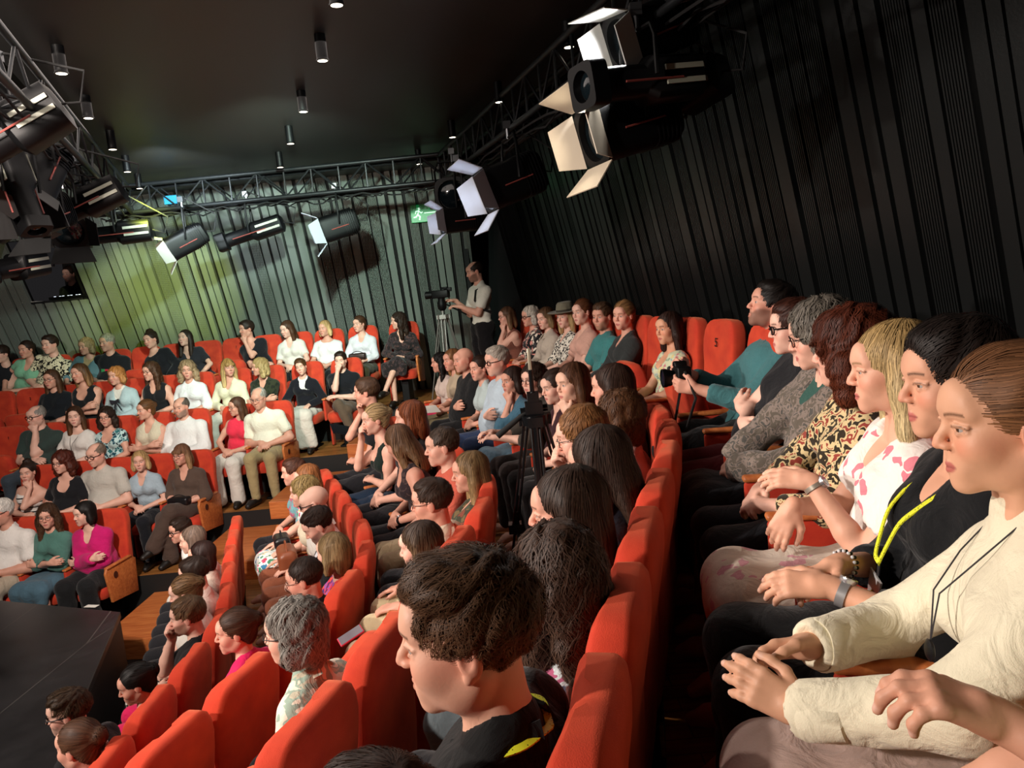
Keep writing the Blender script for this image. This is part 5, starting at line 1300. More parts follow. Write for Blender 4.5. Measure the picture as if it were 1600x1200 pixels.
# ---- lighting booth
by = 11.15-(bz0-2.7)*.44
bo = MB(); cx = (bl[0]+br[0])/2; wd = br[0]-bl[0]
bo.box((cx, by+1.4, (bz0+bz1)/2), (wd+.6, .05, 2.0)); bo.box((cx, by+.2, bz0-.04), (wd+.6, .4, .05)); bo.box((cx, by+.9, bz1+.35), (wd+.6, 1.2, .05))
o = bo.build('wall_booth', BLACK); o['kind'] = 'structure'
ct = MB(); ct.box((cx, by+.10, bz0+.015), (wd, .34, .03)); o = ct.build('booth_counter', BLACK, None, False, .004); tag(o, 'dark counter along the lighting booth window', 'counter')
mx_ = empty('mixing_desk', (cx+.15, by+.08, bz0+.035)); tag(mx_, 'lighting desk with small lit keys on the booth counter', 'desk')
mb = MB(); mb.box((0, 0, .02), (.55, .24, .04)); mb.build('console', BLACKM, mx_, False, .004)
mb = MB()
for i in range(9): mb.box((-.24+i*.06, -.02+.03*(i % 2), .045), (.022, .02, .012))
mb.build('lit_keys', pmat('key_glow', '#ffffff', .4, emit='#dfe8ff', es=1.5), mx_)
pp = MB(); pp.box((cx-.45, by+.05, bz0+.036), (.28, .2, .006)); o = pp.build('paper_sheet', pmat('paper', '#dcd9d0', .8)); tag(o, 'white papers lying on the booth counter', 'paper')
if ONLY is None or ONLY('X', 0, None, 11):
    hw = at(108, 428, by+.62)
    person('dark-clothed operator standing at the lighting booth window', (hw[0], hw[1]+.1, hw[2]-1.62), 10, hw, 10, sex='m', hair='short', hc_=DK, top=('#0c0c0e',), dist=11, stand=True, sl=1, arms='hang', noleg=True, neck='crew', bot=None)
    fs = MB(); fs.box((cx, by+.75, hw[2]-1.72), (1.6, 1.2, .08)); o = fs.build('floor', BLACK); o['kind'] = 'structure'
# ------------------------------------------------------------------ trusses and stage lamps
ALU = pmat('dark_truss_aluminium', '#242628', .45, .5)
def truss(a, b, label, h=.30, w_=.26, seg=.30):
    a = np.array(a, float); b = np.array(b, float); d = b-a; Lt = np.linalg.norm(d); d /= Lt; s_ = unit(np.cross(d, [0, 0, 1])); u_ = np.array([0, 0, 1.])
    t = empty('lighting_truss', tuple(a)); tag(t, label, 'truss', 'lattice lighting trusses round the ceiling')
    cs = [(s_*w_/2, 0), (-s_*w_/2, 0), (s_*w_/2+u_*h, 0), (-s_*w_/2+u_*h, 0)]
    for c, _ in cs:
        m_ = MB(); m_.tube([c, c+d*Lt], .024, 8); m_.build('chord', ALU, t, True)
    lz = MB(); n = int(Lt/seg)
    for i in range(n):
        p, q = d*Lt*i/n, d*Lt*(i+1)/n
        for x in (s_*w_/2, -s_*w_/2):
            A, B = (p+x, q+x+u_*h) if i % 2 else (p+x+u_*h, q+x); lz.tube([A, B], .010, 5)
        A, B = (p+s_*w_/2, q-s_*w_/2) if i % 2 else (p-s_*w_/2, q+s_*w_/2); lz.tube([A, B], .010, 5); lz.tube([p+s_*w_/2, p+s_*w_/2+u_*h], .010, 5)
    lz.build('lacing', ALU, t, True)
    # looping cables laid along the truss
    cb = MB(); rng = random.Random(int(Lt*100))
    for k in range(3):
        pts = [d*Lt*i/40+s_*(w_*.3*(k-1))+u_*(-.03-.07*abs(math.sin(i*.7+k*2))*rng.random()) for i in range(41)]; cb.tube(pts, .009, 5)
    cb.build('cable', RUBBER, t, True)
    return t
ZT = ZCE-.42
tb0 = atz(190, 336, ZT); tb1 = atz(705, 284, ZT)
tr0 = tb1; tr1 = atz(1010, 62, ZT)
truss(tb0+np.array([-.2, 0, 0]), tb1, 'dark lattice truss running along the slatted back wall')
dd_ = unit(tr1-tr0)
truss(tr0, tr0+dd_*9.5, 'dark lattice truss running towards the camera on the right')
tl1 = atz(0, 160, ZT); dl_ = unit(tl1-tb0)
truss(tb0, tb0+dl_*9.0, 'dark lattice truss running towards the camera on the left')
# ceiling hangers
pp = atz(1230, 60, ZT+.1)
def pipe(a, b, label, r=.028):
    mb = MB(); mb.tube([a, b], r, 12); o = mb.build('rigging_pipe', STEEL, None, True); tag(o, label, 'pipe'); return o
pipe(tr0+dd_*3.2+np.array([.35, .1, -.05]), tr0+dd_*3.2+np.array([1.0, .22, -.02]), 'grey pipe holding lamps out towards the right wall')
def stage_lamp(pos, d, label, kind='fresnel', L_=.42, rad=.13, doors=True, glow=None, power=0, roll=0., yokeh=.35, group=None, door_col='#1a1a1a', spread=.62, top=None, dark=False):
    """pos: centre of the body, d: where it points"""
    if top is None: top = max(.10, ZT-.03-pos[2]-yokeh)
    d = unit(d); t = empty('stage_lamp', tuple(pos)); tag(t, label, 'stage lamp', group or 'stage lamps hanging on the trusses')
    u_ = unit(np.array([0, 0, 1.])-d*d[2]); s_ = np.cross(d, u_)
    c_, n_ = math.cos(roll), math.sin(roll); s2, u2 = s_*c_+u_*n_, u_*c_-s_*n_
    def rg(x, a, b, e=.5, n=28):
        out = []
        for k in range(n):
            q = 2*pi*k/n; C_, S_ = math.cos(q), math.sin(q)
            out.append(tuple(d*x+s2*a*math.copysign(abs(C_)**e, C_)+u2*b*math.copysign(abs(S_)**e, S_)))
        return out
    b = MB()
    if kind == 'fresnel':
        b.loft([rg(-L_/2-.02, rad*.55, rad*.55), rg(-L_/2, rad*.9, rad*.9), rg(-L_*.2, rad*1.05, rad*1.05, .45), rg(L_/2-.03, rad*1.05, rad*1.05, .45), rg(L_/2, rad*1.1, rad*1.1, .55), rg(L_/2, rad*.92, rad*.92, .9), rg(L_/2-.04, rad*.9, rad*.9, 1)])
    else:
        b.loft([rg(-L_*.5, rad*.6, rad*.6), rg(-L_*.47, rad*.95, rad*.95), rg(-L_*.05, rad, rad), rg(0, rad*.72, rad*.72, .8), rg(L_*.35, rad*.72, rad*.72, .9), rg(L_*.37, rad*.95, rad*.95, .35), rg(L_*.5, rad*.95, rad*.95, .35), rg(L_*.5, rad*.66, rad*.66, 1), rg(L_*.44, rad*.62, rad*.62, 1)])
    b.build('housing', BLACKM, t, True)
    fn = MB()
    for k in range(6 if kind == 'fresnel' else 0):
        x = -L_*.42+k*L_*.055; fn.loft([rg(x, rad*1.09, rad*1.09, .45), rg(x+.008, rad*1.09, rad*1.09, .45)])
    if fn.v: fn.build('cooling_fins', BLACKM, t, True)
    for q in (-1, 1):
        sl = MB(); sl.tube([d*(-L_*.25)+s2*(q*rad*1.08)-u2*.02, d*(L_*.25)+s2*(q*rad*1.08)-u2*.02], .006, 6); sl.build('focus_rail', pmat('red_rail', '#7a3a34', .4), t)
    ln = MB(); x = L_/2-.035 if kind == 'fresnel' else L_*.44; r_ = rad*(.86 if kind == 'fresnel' else .6)
    ln.loft([rg(x, r_, r_, 1), rg(x+.012, r_*.8, r_*.8, 1), rg(x+.018, r_*.3, r_*.3, 1)])
    ln.build('lens', pmat('lens_lit', '#ffffff', .2, emit=glow, es=14) if glow and not dark else pmat('lens_glass', '#0c1418', .08), t, True)
    if kind != 'fresnel':
        for q in (-1, 1):
            w_ = MB(); c0 = d*(-L_*.28)+s2*rad*1.02+u2*.035*q; w_.loft([[tuple(c0+d*a_*L_*.17+u2*b_*.013-s2*.004) for a_, b_ in ((-1, -1), (1, -1), (1, 1), (-1, 1))], [tuple(c0+d*a_*L_*.17+u2*b_*.013+s2*.006) for a_, b_ in ((-1, -1), (1, -1), (1, 1), (-1, 1))]])
            w_.build('vent_strip', pmat('pale_strip', '#9a9c8c', .5), t)
            w_ = MB(); c0 = d*(-L_*.28)-s2*rad*1.02+u2*.035*q; w_.loft([[tuple(c0+d*a_*L_*.17+u2*b_*.013-s2*.006) for a_, b_ in ((-1, -1), (1, -1), (1, 1), (-1, 1))], [tuple(c0+d*a_*L_*.17+u2*b_*.013+s2*.004) for a_, b_ in ((-1, -1), (1, -1), (1, 1), (-1, 1))]])
            w_.build('vent_strip', pmat('pale_strip', '#9a9c8c', .5), t)
    if doors:
        dm = pmat('barn_door_inner', door_col, .5)
        for k, (ax1, ax2) in enumerate(((u2, s2), (-u2, s2), (s2, u2), (-s2, u2))):
            m_ = MB(); e0 = d*(L_/2)+ax1*rad*1.06; out = unit(d*math.cos(spread)+ax1*math.sin(spread)); ln_ = rad*(1.25 if k < 2 else 1.05); w0, w1 = rad*1.0, rad*(1.35 if k < 2 else .75)
            th = unit(np.cross(out, ax2))*.003
            m_.loft([[tuple(e0-ax2*w0+th), tuple(e0+ax2*w0+th), tuple(e0+out*ln_+ax2*w1+th), tuple(e0+out*ln_-ax2*w1+th)], [tuple(e0-ax2*w0-th), tuple(e0+ax2*w0-th), tuple(e0+out*ln_+ax2*w1-th), tuple(e0+out*ln_-ax2*w1-th)]])
            m_.build('barn_door', dm, t)
    y = MB(); hy = yokeh; sw = rad*1.25
    hs_ = unit(np.cross(d, [0, 0, 1.])) if abs(d[2]) < .95 else s_
    pts = [hs_*sw, hs_*sw+np.array([0, 0, hy*.75]), hs_*sw*.8+np.array([0, 0, hy]), -hs_*sw*.8+np.array([0, 0, hy]), -hs_*sw+np.array([0, 0, hy*.75]), -hs_*sw]
    y.tube(pts, .012, 6); y.build('yoke', BLACKM, t, True)
    cl = MB(); cl.tube([(0, 0, hy-.01), (0, 0, hy+top)], .016, 8); cl.box((0, 0, hy+top), (.06, .06, .06)); cl.build('clamp', STEEL, t)
    cb = MB(); cb.tube([tuple(-d*L_/2), tuple(-d*(L_/2+.12)+np.array([0, 0, -.05])), tuple(-d*(L_/2+.16)+np.array([0, .02, .12])), (0.03, .03, hy+.12)], .008, 6); cb.build('power_cable', RUBBER, t, True)
    if power:
        l = lamp('SPOT', 'lamp_glow', tuple(np.array(pos)+d*(L_/2-.01)), tuple(np.array(pos)+d), power, s2l(glow), .05, 150, .3); l.data.shadow_soft_size = .05
    return t
CW = '#dce8ff'; WW = '#fff0d8'
def lp(px, py, y): return at(px, py, y)
G = None
if True:
    stage_lamp(lp(292, 376, 8.45), (-.86, -.3, -.42), 'stage lamp with a cream-lit barn door hanging before the green-lit wall', glow=WW, power=5, rad=.125, door_col='#9a9890', roll=.2)
    stage_lamp(lp(392, 364, 8.95), (-.9, -.1, -.22), 'long dark profile lamp between the two lit lamps on the back truss', kind='profile', L_=.80, rad=.11, doors=False)
    stage_lamp(lp(530, 352, 8.85), (-.86, -.2, -.22), 'stage lamp with blue-white barn doors in the middle of the back truss', glow=CW, power=9, rad=.145, door_col='#a8acb4', roll=.1)
    stage_lamp(lp(182, 365, 8.0), (-.8, -.3, -.05), 'dark profile lamp with pale vent strips at the left end of the back truss', kind='profile', L_=.70, rad=.12, doors=False)
    stage_lamp(lp(712, 305, 8.0), (-.1, -1, -.1), 'dark boxy stage lamp just above the exit sign', doors=False, rad=.16, L_=.5)
    stage_lamp(lp(722, 343, 7.6), (-.92, -.3, -.05), 'stage lamp with a pale blue barn door covering part of the exit sign', glow=CW, power=6, rad=.115, door_col='#a8acb4', yokeh=.5)
    stage_lamp(lp(800, 283, 6.3), (-.85, -.25, -.28), 'large stage lamp with bright blue-white doors right of the exit sign', glow=CW, power=14, rad=.165, L_=.5, door_col='#a8acb4')
    stage_lamp(lp(1020, 48, 4.15), (-.80, -.30, -.32), 'stage lamp with a blazing white door frame at the top of the picture', glow='#ffffff', power=60, rad=.135, L_=.42, door_col='#b8b8b4', spread=.30, roll=.15, dark=True)
    stage_lamp(lp(1000, 128, 3.95), (-.86, -.42, -.10), 'grey-fronted profile lamp with a round dark lens beside the blazing lamp', kind='profile', L_=.72, rad=.115, doors=False, yokeh=.25)
    stage_lamp(lp(985, 195, 4.25), (-.9, -.3, -.22), 'stage lamp with a cream barn door below the profile lamp on the right', glow=WW, power=14, rad=.15, L_=.5, door_col='#b8ac98', dark=True)
    stage_lamp(lp(1062, 152, 4.4), (-.6, .7, -.2), 'profile lamp with pale vent strips next to the right wall', kind='profile', L_=.6, rad=.12, doors=False)
    # cluster at the upper left
    stage_lamp(lp(14, 210, 4.6), (-.75, -.25, -.45), 'profile lamp with two wide pale strips at the upper left corner', kind='profile', L_=.7, rad=.15, doors=False)
    stage_lamp(lp(60, 265, 5.6), (-.2, -.5, -.85), 'dark lamp pointing down in the left lamp cluster', rad=.14, L_=.42, doors=True, yokeh=.25)
    stage_lamp(lp(128, 322, 6.4), (-.8, -.2, -.35), 'profile lamp with two bright strips in the left lamp cluster', kind='profile', L_=.72, rad=.125, doors=False)
    stage_lamp(lp(70, 335, 6.0), (-.1, -.9, -.3), 'round dark lamp with a pale yoke low in the left cluster', rad=.13, L_=.4, doors=True)
    stage_lamp(lp(20, 418, 6.6), (-.3, -.95, -.15), 'grey-fronted square lamp at the left edge below the cluster', kind='profile', L_=.6, rad=.12, doors=False, yokeh=.5, top=.45)
    stage_lamp(lp(108, 352, 7.2), (.4, -.8, -.4), 'dark lamp hanging just above the booth window', rad=.14, L_=.42, doors=True)
    stage_lamp(lp(35, 300, 5.2), (.3, -.2, -.9), 'slim dark lamp hanging upright in the left cluster', kind='profile', L_=.6, rad=.09, doors=False)
    stage_lamp(lp(18, 350, 7.4), (-.7, -.3, -.4), 'small dark lamp behind the left cluster', rad=.11, L_=.36, doors=True)
mb = MB(); q = lp(270, 313, 8.9); mb.box(tuple(q), (.16, .12, .10)); o = mb.build('junction_box', pmat('blue_plastic', '#1c6f96', .4), None, False, .008); tag(o, 'small blue box fixed on the back truss', 'box')
# ------------------------------------------------------------------ people standing, things held, worn and put down
def res_of(lbl):
    for rw in rows.values():
        for a in rw['items']:
            if lbl in a['label'] and 'res' in a: return a['res']
    return None
def W_(r_, v): return rotz(np.array(v, float)*r_['s'], r_['rot'])+r_['pos']
def local_obj(mb, name, mat, r_, smooth=True, bevel=0.):
    """a mesh given in the sitter's own coordinates, worn by the sitter"""
    return mb.build(name, mat, r_['root'], smooth, bevel)
def ribbon(mb, pts, nrm, w_, th=.0016):
    pts = [np.array(p, float) for p in pts]; rings = []
    for i, p in enumerate(pts):
        t = unit(pts[min(i+1, len(pts)-1)]-pts[max(i-1, 0)]); n = unit(nrm[i] if isinstance(nrm, list) else nrm); s_ = unit(np.cross(t, n)); n = np.cross(s_, t)
        rings.append([tuple(p+s_*w_/2+n*th), tuple(p-s_*w_/2+n*th), tuple(p-s_*w_/2-n*th), tuple(p+s_*w_/2-n*th)])
    mb.loft(rings)
def lanyard(r_, label, drop=.25, w_=.013, badge=True):
    Nk, fw, up, sd, C1 = r_['Nk'], r_['fw'], r_['up'], r_['sd'], r_['C1']
    t = empty('lanyard', tuple(r_['pos']), r_['rot'], r_['s']); tag(t, label, 'lanyard')
    mb = MB()
    end = C1+fw*.165-up*(drop-.14)
    for k in (-1, 1):
        pts = [Nk-fw*.078+up*.026, Nk+sd*k*.068-fw*.050+up*.032, Nk+sd*k*.090+fw*.022+up*.012, Nk+sd*k*.060+fw*.105-up*.075, C1+sd*k*.042+fw*.150+up*.0, C1+sd*k*.018+fw*.172-up*.10, end+sd*k*.003]
        q = np.array(pts); tt = np.linspace(0, len(q)-1, 40); pp_ = np.stack([np.interp(tt, range(len(q)), q[:, e]) for e in range(3)], 1)
        for _ in range(3): pp_[1:-1] = (pp_[:-2]+pp_[1:-1]*2+pp_[2:])/4
        ribbon(mb, list(pp_), [unit(p-(Nk+(P_-Nk)*.0)*1.0+np.array([0, 0, 0]))*0+fw+up*.35 if i > 14 else unit(up*1.0+sd*k*.3) for i, (p, P_) in enumerate(zip(pp_, pp_))], w_)
    m, nt, b = newmat('yellow_lanyard_print'); tc = N(nt, 'TexCoord'); v = N(nt, 'TexVoronoi'); v.inputs['Scale'].default_value = 170; L(nt, tc.outputs['Object'], v.inputs['Vector'])
    gt = N(nt, 'Math', operation='LESS_THAN'); gt.inputs[1].default_value = .23; L(nt, v.outputs['Distance'], gt.inputs[0])
    mx = N(nt, 'MixRGB'); L(nt, gt.outputs[0], mx.inputs[0]); mx.inputs[1].default_value = (*s2l('#d8dc28'), 1); mx.inputs[2].default_value = (*s2l('#4a4c18'), 1); L(nt, mx.outputs[0], b.inputs['Base Color']); b.inputs['Roughness'].default_value = .6
    mb.build('strap', m, t, True)
    if badge:
        c = MB(); c.tube([end, end-up*.03], .004, 8); c.build('clip', STEEL, t)
        cc = end-up*.075+fw*.004
        b_ = MB(); b_.loft([[tuple(cc+sd*a*.042+up*b2*.045+fw*q) for a, b2 in ((-1, -1), (1, -1), (1, 1), (-1, 1))] for q in (-.002, .002)]); b_.build('badge', pmat('badge_white', '#d6d8d8', .35), t)
        y = MB(); y.loft([[tuple(cc-up*.014+sd*.022*math.cos(q)+up*.022*math.sin(q)+fw*dp) for q in np.linspace(0, 2*pi, 20)[:-1]] for dp in (.0022, .0032)]); y.build('badge_dot', pmat('badge_yellow', '#d8d420', .5), t)
    return t
r_ = res_of('black shirt with a yellow lanyard')
LAN = [('woman with short dark hair in a black shirt with a yellow', 'yellow lanyard with a white badge round the neck of the woman in black'), ('young man with tousled', 'yellow printed lanyard round the neck of the young man in black')]
for lb, txt in LAN:
    r_ = res_of(lb)
    if r_: lanyard(r_, txt)
r_ = res_of('cream gauze')
if r_:
    Nk, fw, up, sd, C1 = r_['Nk'], r_['fw'], r_['up'], r_['sd'], r_['C1']
    t = empty('necklace', tuple(r_['pos']), r_['rot'], r_['s']); tag(t, 'thin dark cord necklace with a round black pendant on the cream blouse', 'necklace')
    mb = MB(); e = C1+fw*.168-up*.06
    for k in (-1, 1): mb.tube([Nk-fw*.06+up*.04, Nk+sd*k*.06+fw*.02+up*.03, Nk+sd*k*.045+fw*.10-up*.05, C1+sd*k*.015+fw*.155+up*.02, e], .0014, 6)
    mb.build('cord', pmat('dark_cord', '#2c2a2e', .6), t, True)
    mb = MB(); mb.loft([[tuple(e-up*.018+(sd*math.cos(q)+up*math.sin(q))*r0+fw*dp) for q in np.linspace(0, 2*pi, 25)[:-1]] for r0, dp in ((.012, -.003), (.019, 0), (.019, .004), (.012, .008))]); mb.build('pendant', pmat('pendant_black', '#0c1014', .35), t, True)
    for k in (-1, 1):   # rolled cuffs
        w_ = r_['wr'][k]; e_ = r_['el'][k]; d = unit(w_-e_); a = unit(np.cross(d, [0, 0, 1.])); b_ = np.cross(d, a); mb = MB(); rg = []
        for x, rr_ in ((-.075, .044), (-.07, .050), (-.03, .050), (-.006, .049), (.0, .046), (-.004, .038), (-.06, .036)): rg.append([tuple(w_+d*x+(a*math.cos(q)+b_*math.sin(q))*rr_*(1+.06*math.sin(3*q+k))) for q in np.linspace(0, 2*pi, 31)[:-1]])
        mb.loft(rg, False); mb.build('cuff', clothmat(['#e6dfc4']), r_['root'], True)
def wristband(r_, k, label, name, col, rr_=.027, hw=.008, face=None, off=.02, beads=False):
    w_ = r_['wr'][k]; e_ = r_['el'][k]; d = unit(w_-e_); a = unit(np.cross(d, [0, 0, 1.])); b_ = np.cross(d, a); c = w_-d*off
    if np.dot(b_, [0, 0, 1]) < 0: b_ = -b_
    t = empty(name, tuple(r_['pos']), r_['rot'], r_['s']); tag(t, label, name.replace('_', ' '))
    if beads:
        for j in (0, 1):
            for q in np.linspace(0, 2*pi, 17)[:-1]:
                f = Field(*[np.arange(-.0055, .0056, .0022, dtype=np.float32)]*3); f.cone((0, 0, 0), (0, 0, 0), .0046, None, 0)
                P_, F_ = f.mesh(); o = mesh_np('bead', P_+c+d*(j*.010)+(a*math.cos(q)+b_*math.sin(q))*(rr_+.004), F_, pmat('bead_dark' if (j+int(q*10)) % 2 else 'bead_silver', '#17171c' if (j+int(q*10)) % 2 else '#c9cacc', .15), t)
        return t
    mb = MB(); mb.loft([[tuple(c+d*x+(a*math.cos(q)+b_*math.sin(q))*r2) for q in np.linspace(0, 2*pi, 33)[:-1]] for x, r2 in ((-hw, rr_), (-hw, rr_+.003), (hw, rr_+.003), (hw, rr_), (-hw, rr_))], False); mb.build('band', pmat(name+'_band', col, .35, .5), t, True)
    if face:
        fc = unit(b_*.9+a*.3); s1 = unit(np.cross(fc, d)); mb = MB()
        mb.loft([[tuple(c+fc*h+(d*math.cos(q)+s1*math.sin(q))*r2) for q in np.linspace(0, 2*pi, 29)[:-1]] for h, r2 in ((rr_-.004, .016), (rr_+.004, .0185), (rr_+.008, .0185), (rr_+.009, .016))]); mb.build('case', pmat('watch_steel', '#b9babc', .25, .8), t, True)
        mb = MB(); mb.loft([[tuple(c+fc*h+(d*math.cos(q)+s1*math.sin(q))*.0145) for q in np.linspace(0, 2*pi, 29)[:-1]] for h in (rr_+.0085, rr_+.0098)]); mb.build('dial', pmat('watch_dial', '#0c0d10', .1), t, True)
    return t
r_ = res_of('woman with short dark hair in a black shirt')
if r_:
    wristband(r_, -1, 'round silver watch with a black dial on the left wrist of the woman in black', 'wristwatch', '#9a9a9c', .027, .009, True, .035)
    wristband(r_, 1, 'double string of dark and silver beads on the wrist of the woman in black', 'bead_bracelet', '#202024', .026, beads=True, off=.02)
r_ = res_of('platinum')
if r_: wristband(r_, -1, 'ornate silver bracelet watch on the blond woman in the flowered dress', 'wristwatch', '#a9a294', .026, .006, True, .02)
r_ = res_of('ruffled pastel')
if r_: wristband(r_, -1, 'slim violet-banded watch on the woman in the ruffled blouse', 'wristwatch', '#a08ac0', .026, .006, True, .02)
r_ = res_of('lace camisole')
# camera held by the bearded man
r_ = res_of('teal denim shirt')
if r_:
    c = (r_['wr'][1]+r_['wr'][-1])/2+np.array([0, .08, .05])
    t = empty('photo_camera', tuple(r_['pos']), r_['rot']+.0, r_['s']); tag(t, 'black photo camera with a big lens held by the bearded man', 'camera')
    c = np.array(c)+[0, -.03, -.02]
    b_ = MB(); b_.box(tuple(c), (.15, .07, .10)); b_.prism([(c[0]-.03, c[2]+.045), (c[0]+.03, c[2]+.045), (c[0]+.018, c[2]+.075), (c[0]-.018, c[2]+.075)], 'y', c[1]-.03, c[1]+.035); b_.build('camera_body', BLACKM, t, True, .008)
    gp = MB(); gp.box((c[0]+.065, c[1]+.02, c[2]-.0), (.03, .06, .09)); gp.build('grip', RUBBER, t, True, .01)
    l_ = MB(); l_.loft([[(c[0]+rr_*math.cos(q), c[1]+y, c[2]-.005+rr_*math.sin(q)) for q in np.linspace(0, 2*pi, 29)[:-1]] for y, rr_ in ((.03, .036), (.05, .038), (.055, .042), (.07, .043), (.075, .046), (.095, .047), (.096, .042), (.088, .04))]); l_.build('lens_barrel', BLACKM, t, True)
    fl = MB(); fl.tube([(c[0], c[1]+.086, c[2]-.005), (c[0], c[1]+.090, c[2]-.005)], .040, 24); fl.build('front_glass', pmat('camera_glass', '#101826', .05), t)
    st = MB(); st.tube([tuple(c+[-.075, 0, .03]), tuple(c+[-.13, -.03, -.10]), tuple(c+[-.10, .02, -.26]), tuple(c+[.0, .05, -.30]), tuple(c+[.09, .02, -.24]), tuple(c+[.11, -.02, -.10]), tuple(c+[.075, 0, .03])], .007, 6); st.build('neck_strap', BLACK, t, True)
# brimmed hat
r_ = res_of('brimmed hat')
if r_:
    H, M, hs = r_['H'], r_['M'], r_['hs']; t = empty('brimmed_hat', tuple(r_['pos']), r_['rot'], r_['s']); tag(t, 'grey-green felt hat with a wide brim on the woman in the swirl print', 'hat')
    def Q(x, y, z): return tuple(H+(M[0]*x+M[1]*y+M[2]*z)*hs)
    mb = MB(); rg = []
    for z, rx, ry in ((.05, .093, .112), (.09, .092, .110), (.135, .082, .098), (.155, .066, .08), (.158, .03, .04)): rg.append([Q(rx*math.cos(q), -.015+ry*math.sin(q), z) for q in np.linspace(0, 2*pi, 33)[:-1]])
    mb.loft(rg); mb.build('crown', clothmat(['#6e6a5a']), t, True)
    mb = MB(); mb.loft([[Q(rx*math.cos(q), -.015+ry*math.sin(q), z) for q in np.linspace(0, 2*pi, 33)[:-1]] for z, rx, ry in ((.056, .09, .108), (.050, .15, .17), (.060, .19, .205), (.056, .19, .205), (.044, .15, .17), (.048, .09, .108))], False); mb.build('brim', clothmat(['#6e6a5a']), t, True)
    mb = MB(); mb.loft([[Q(rx*math.cos(q), -.015+ry*math.sin(q), z) for q in np.linspace(0, 2*pi, 33)[:-1]] for z, rx, ry in ((.058, .0945, .1135), (.080, .094, .1125))], False); mb.build('hat_band', clothmat(['#3c3830']), t, True)
# shawl on the grey curly-haired woman
r_ = res_of('grey-brown shawl')
# small worn details
r_ = res_of('red and green print')
if r_:
    Nk, fw, up, sd, C1 = r_['Nk'], r_['fw'], r_['up'], r_['sd'], r_['C1']; o_ = C1+fw*.135-up*.09
    for (x0, x1, z0, z1, cc_) in ((-.02, .07, -.13, .06, '#c8283c'), (-.075, -.02, .01, .06, '#3c9a5a'), (-.075, -.02, -.05, .01, '#d8c84a')):
        mb = MB(); mb.loft([[tuple(o_+sd*-x+up*z+fw*(q-.10*abs(x)-.05*abs(z))) for x, z in ((x0, z0), (x1, z0), (x1, z1), (x0, z1))] for q in (.0, .02)]); mb.build('shirt_print', clothmat([cc_]), r_['root'])
r_ = res_of('dark bow')
if r_:
    Nk, fw, up, sd, C1 = r_['Nk'], r_['fw'], r_['up'], r_['sd'], r_['C1']; o_ = C1+fw*.17+up*.01
    mb = MB()
    for k in (-1, 1):
        mb.loft([[tuple(o_+sd*k*x+up*z*h+fw*y) for x, z, y in ((0, .012, 0), (0, -.012, 0), (.06, -.03, .01), (.06, .03, .01))] for h, y0 in ((1, 0), (1.0, .01))][:1]+[[tuple(o_+sd*k*x+up*z+fw*(y+.012)) for x, z, y in ((0, .012, 0), (0, -.012, 0), (.06, -.03, .01), (.06, .03, .01))]])
        mb.tube([o_, o_+sd*k*.03-up*.07+fw*.0, o_+sd*k*.045-up*.13-fw*.005], .008, 5)
    mb.build('bow', clothmat(['#26242c']), r_['root'])
r_ = res_of('dark pendant')
if r_:
    Nk, fw, up, sd, C1 = r_['Nk'], r_['fw'], r_['up'], r_['sd'], r_['C1']
    t = empty('pendant_necklace', tuple(r_['pos']), r_['rot'], r_['s']); tag(t, 'long necklace with a dark drop pendant on the white T-shirt', 'necklace')
    mb = MB(); e = C1+fw*.16-up*.08
    for k in (-1, 1): mb.tube([Nk+sd*k*.05+up*.02, Nk+sd*k*.045+fw*.09-up*.06, C1+sd*k*.015+fw*.155, e], .002, 5)
    mb.build('chain', BLACK, t); mb = MB(); mb.tube([e, e-up*.04, e-up*.08], [.012, .018, .004], 10); mb.build('drop', pmat('dark_plum', '#2a1620', .3), t, True)
r_ = res_of('pink scrunchie')
if r_:
    H, M, hs = r_['H'], r_['M'], r_['hs']; mb = MB(); c = H+(M[1]*-.105-M[2]*.035+M[0]*.02)*hs
    fl = Field(*[np.arange(c[e]-.06, c[e]+.06, .004, dtype=np.float32) for e in range(3)])
    for q in np.linspace(0, 2*pi, 10)[:-1]: fl.cone(c+M[0]*.026*math.cos(q)+M[2]*.026*math.sin(q), c+M[0]*.026*math.cos(q)+M[2]*.026*math.sin(q), .014, None, .006)
    P_, F_ = fl.mesh(); o = mesh_np('scrunchie', P_, F_, clothmat(['#d8b5a8']), None); o.location = tuple(r_['pos']); o.rotation_euler = (0, 0, r_['rot']); o.scale = (r_['s'],)*3; tag(o, 'pale pink scrunchie tying the light brown hair at the bottom left', 'hair tie')
# ---- the standing cameraman and his video tripod
yC = 9.5
if ONLY is None or ONLY('X', 1, None, 9.5):
    hw = at(741, 424, yC); F5 = FL[5]
    wl = at(712, 470, yC+.05)
    sC = person('bald bearded cameraman in a white T-shirt with a black strap standing behind a tripod', (hw[0]+.04, hw[1]+.03, F5), 62, hw, 68, hp=14, sex='m', hair='fringe', hc_=('#2a2018', '#2a2018'), beard='#3a2e26', top=('#e6e8da',), sl=.5, neck='crew', loose=.8, stand=True, dist=9.5, bcol=('#101013',), bot='trousers',
           hands={1: (wl, (-.9, -.1, .2), (.1, .2, .9), .5, (.4, .2, -1)), -1: (wl+np.array([.06, -.1, -.08]), (-.9, .1, .2), (-.1, -.2, .9), .5, (.3, -.4, -1))})
    Nk, fw, up, sd = sC['Nk'], sC['fw'], sC['up'], sC['sd']
    mb = MB(); ribbon(mb, [Nk+sd*-.09+up*.0+fw*.0, Nk-sd*.10+fw*.10-up*.05, Nk-sd*.115+fw*.135-up*.17, Nk-sd*.155+fw*.06-up*.28, Nk-sd*.165-fw*.05-up*.33], [up, fw+up*.5, fw, fw-sd, -sd], .035, .004); mb.build('shoulder_strap', BLACK, sC['root'], True)
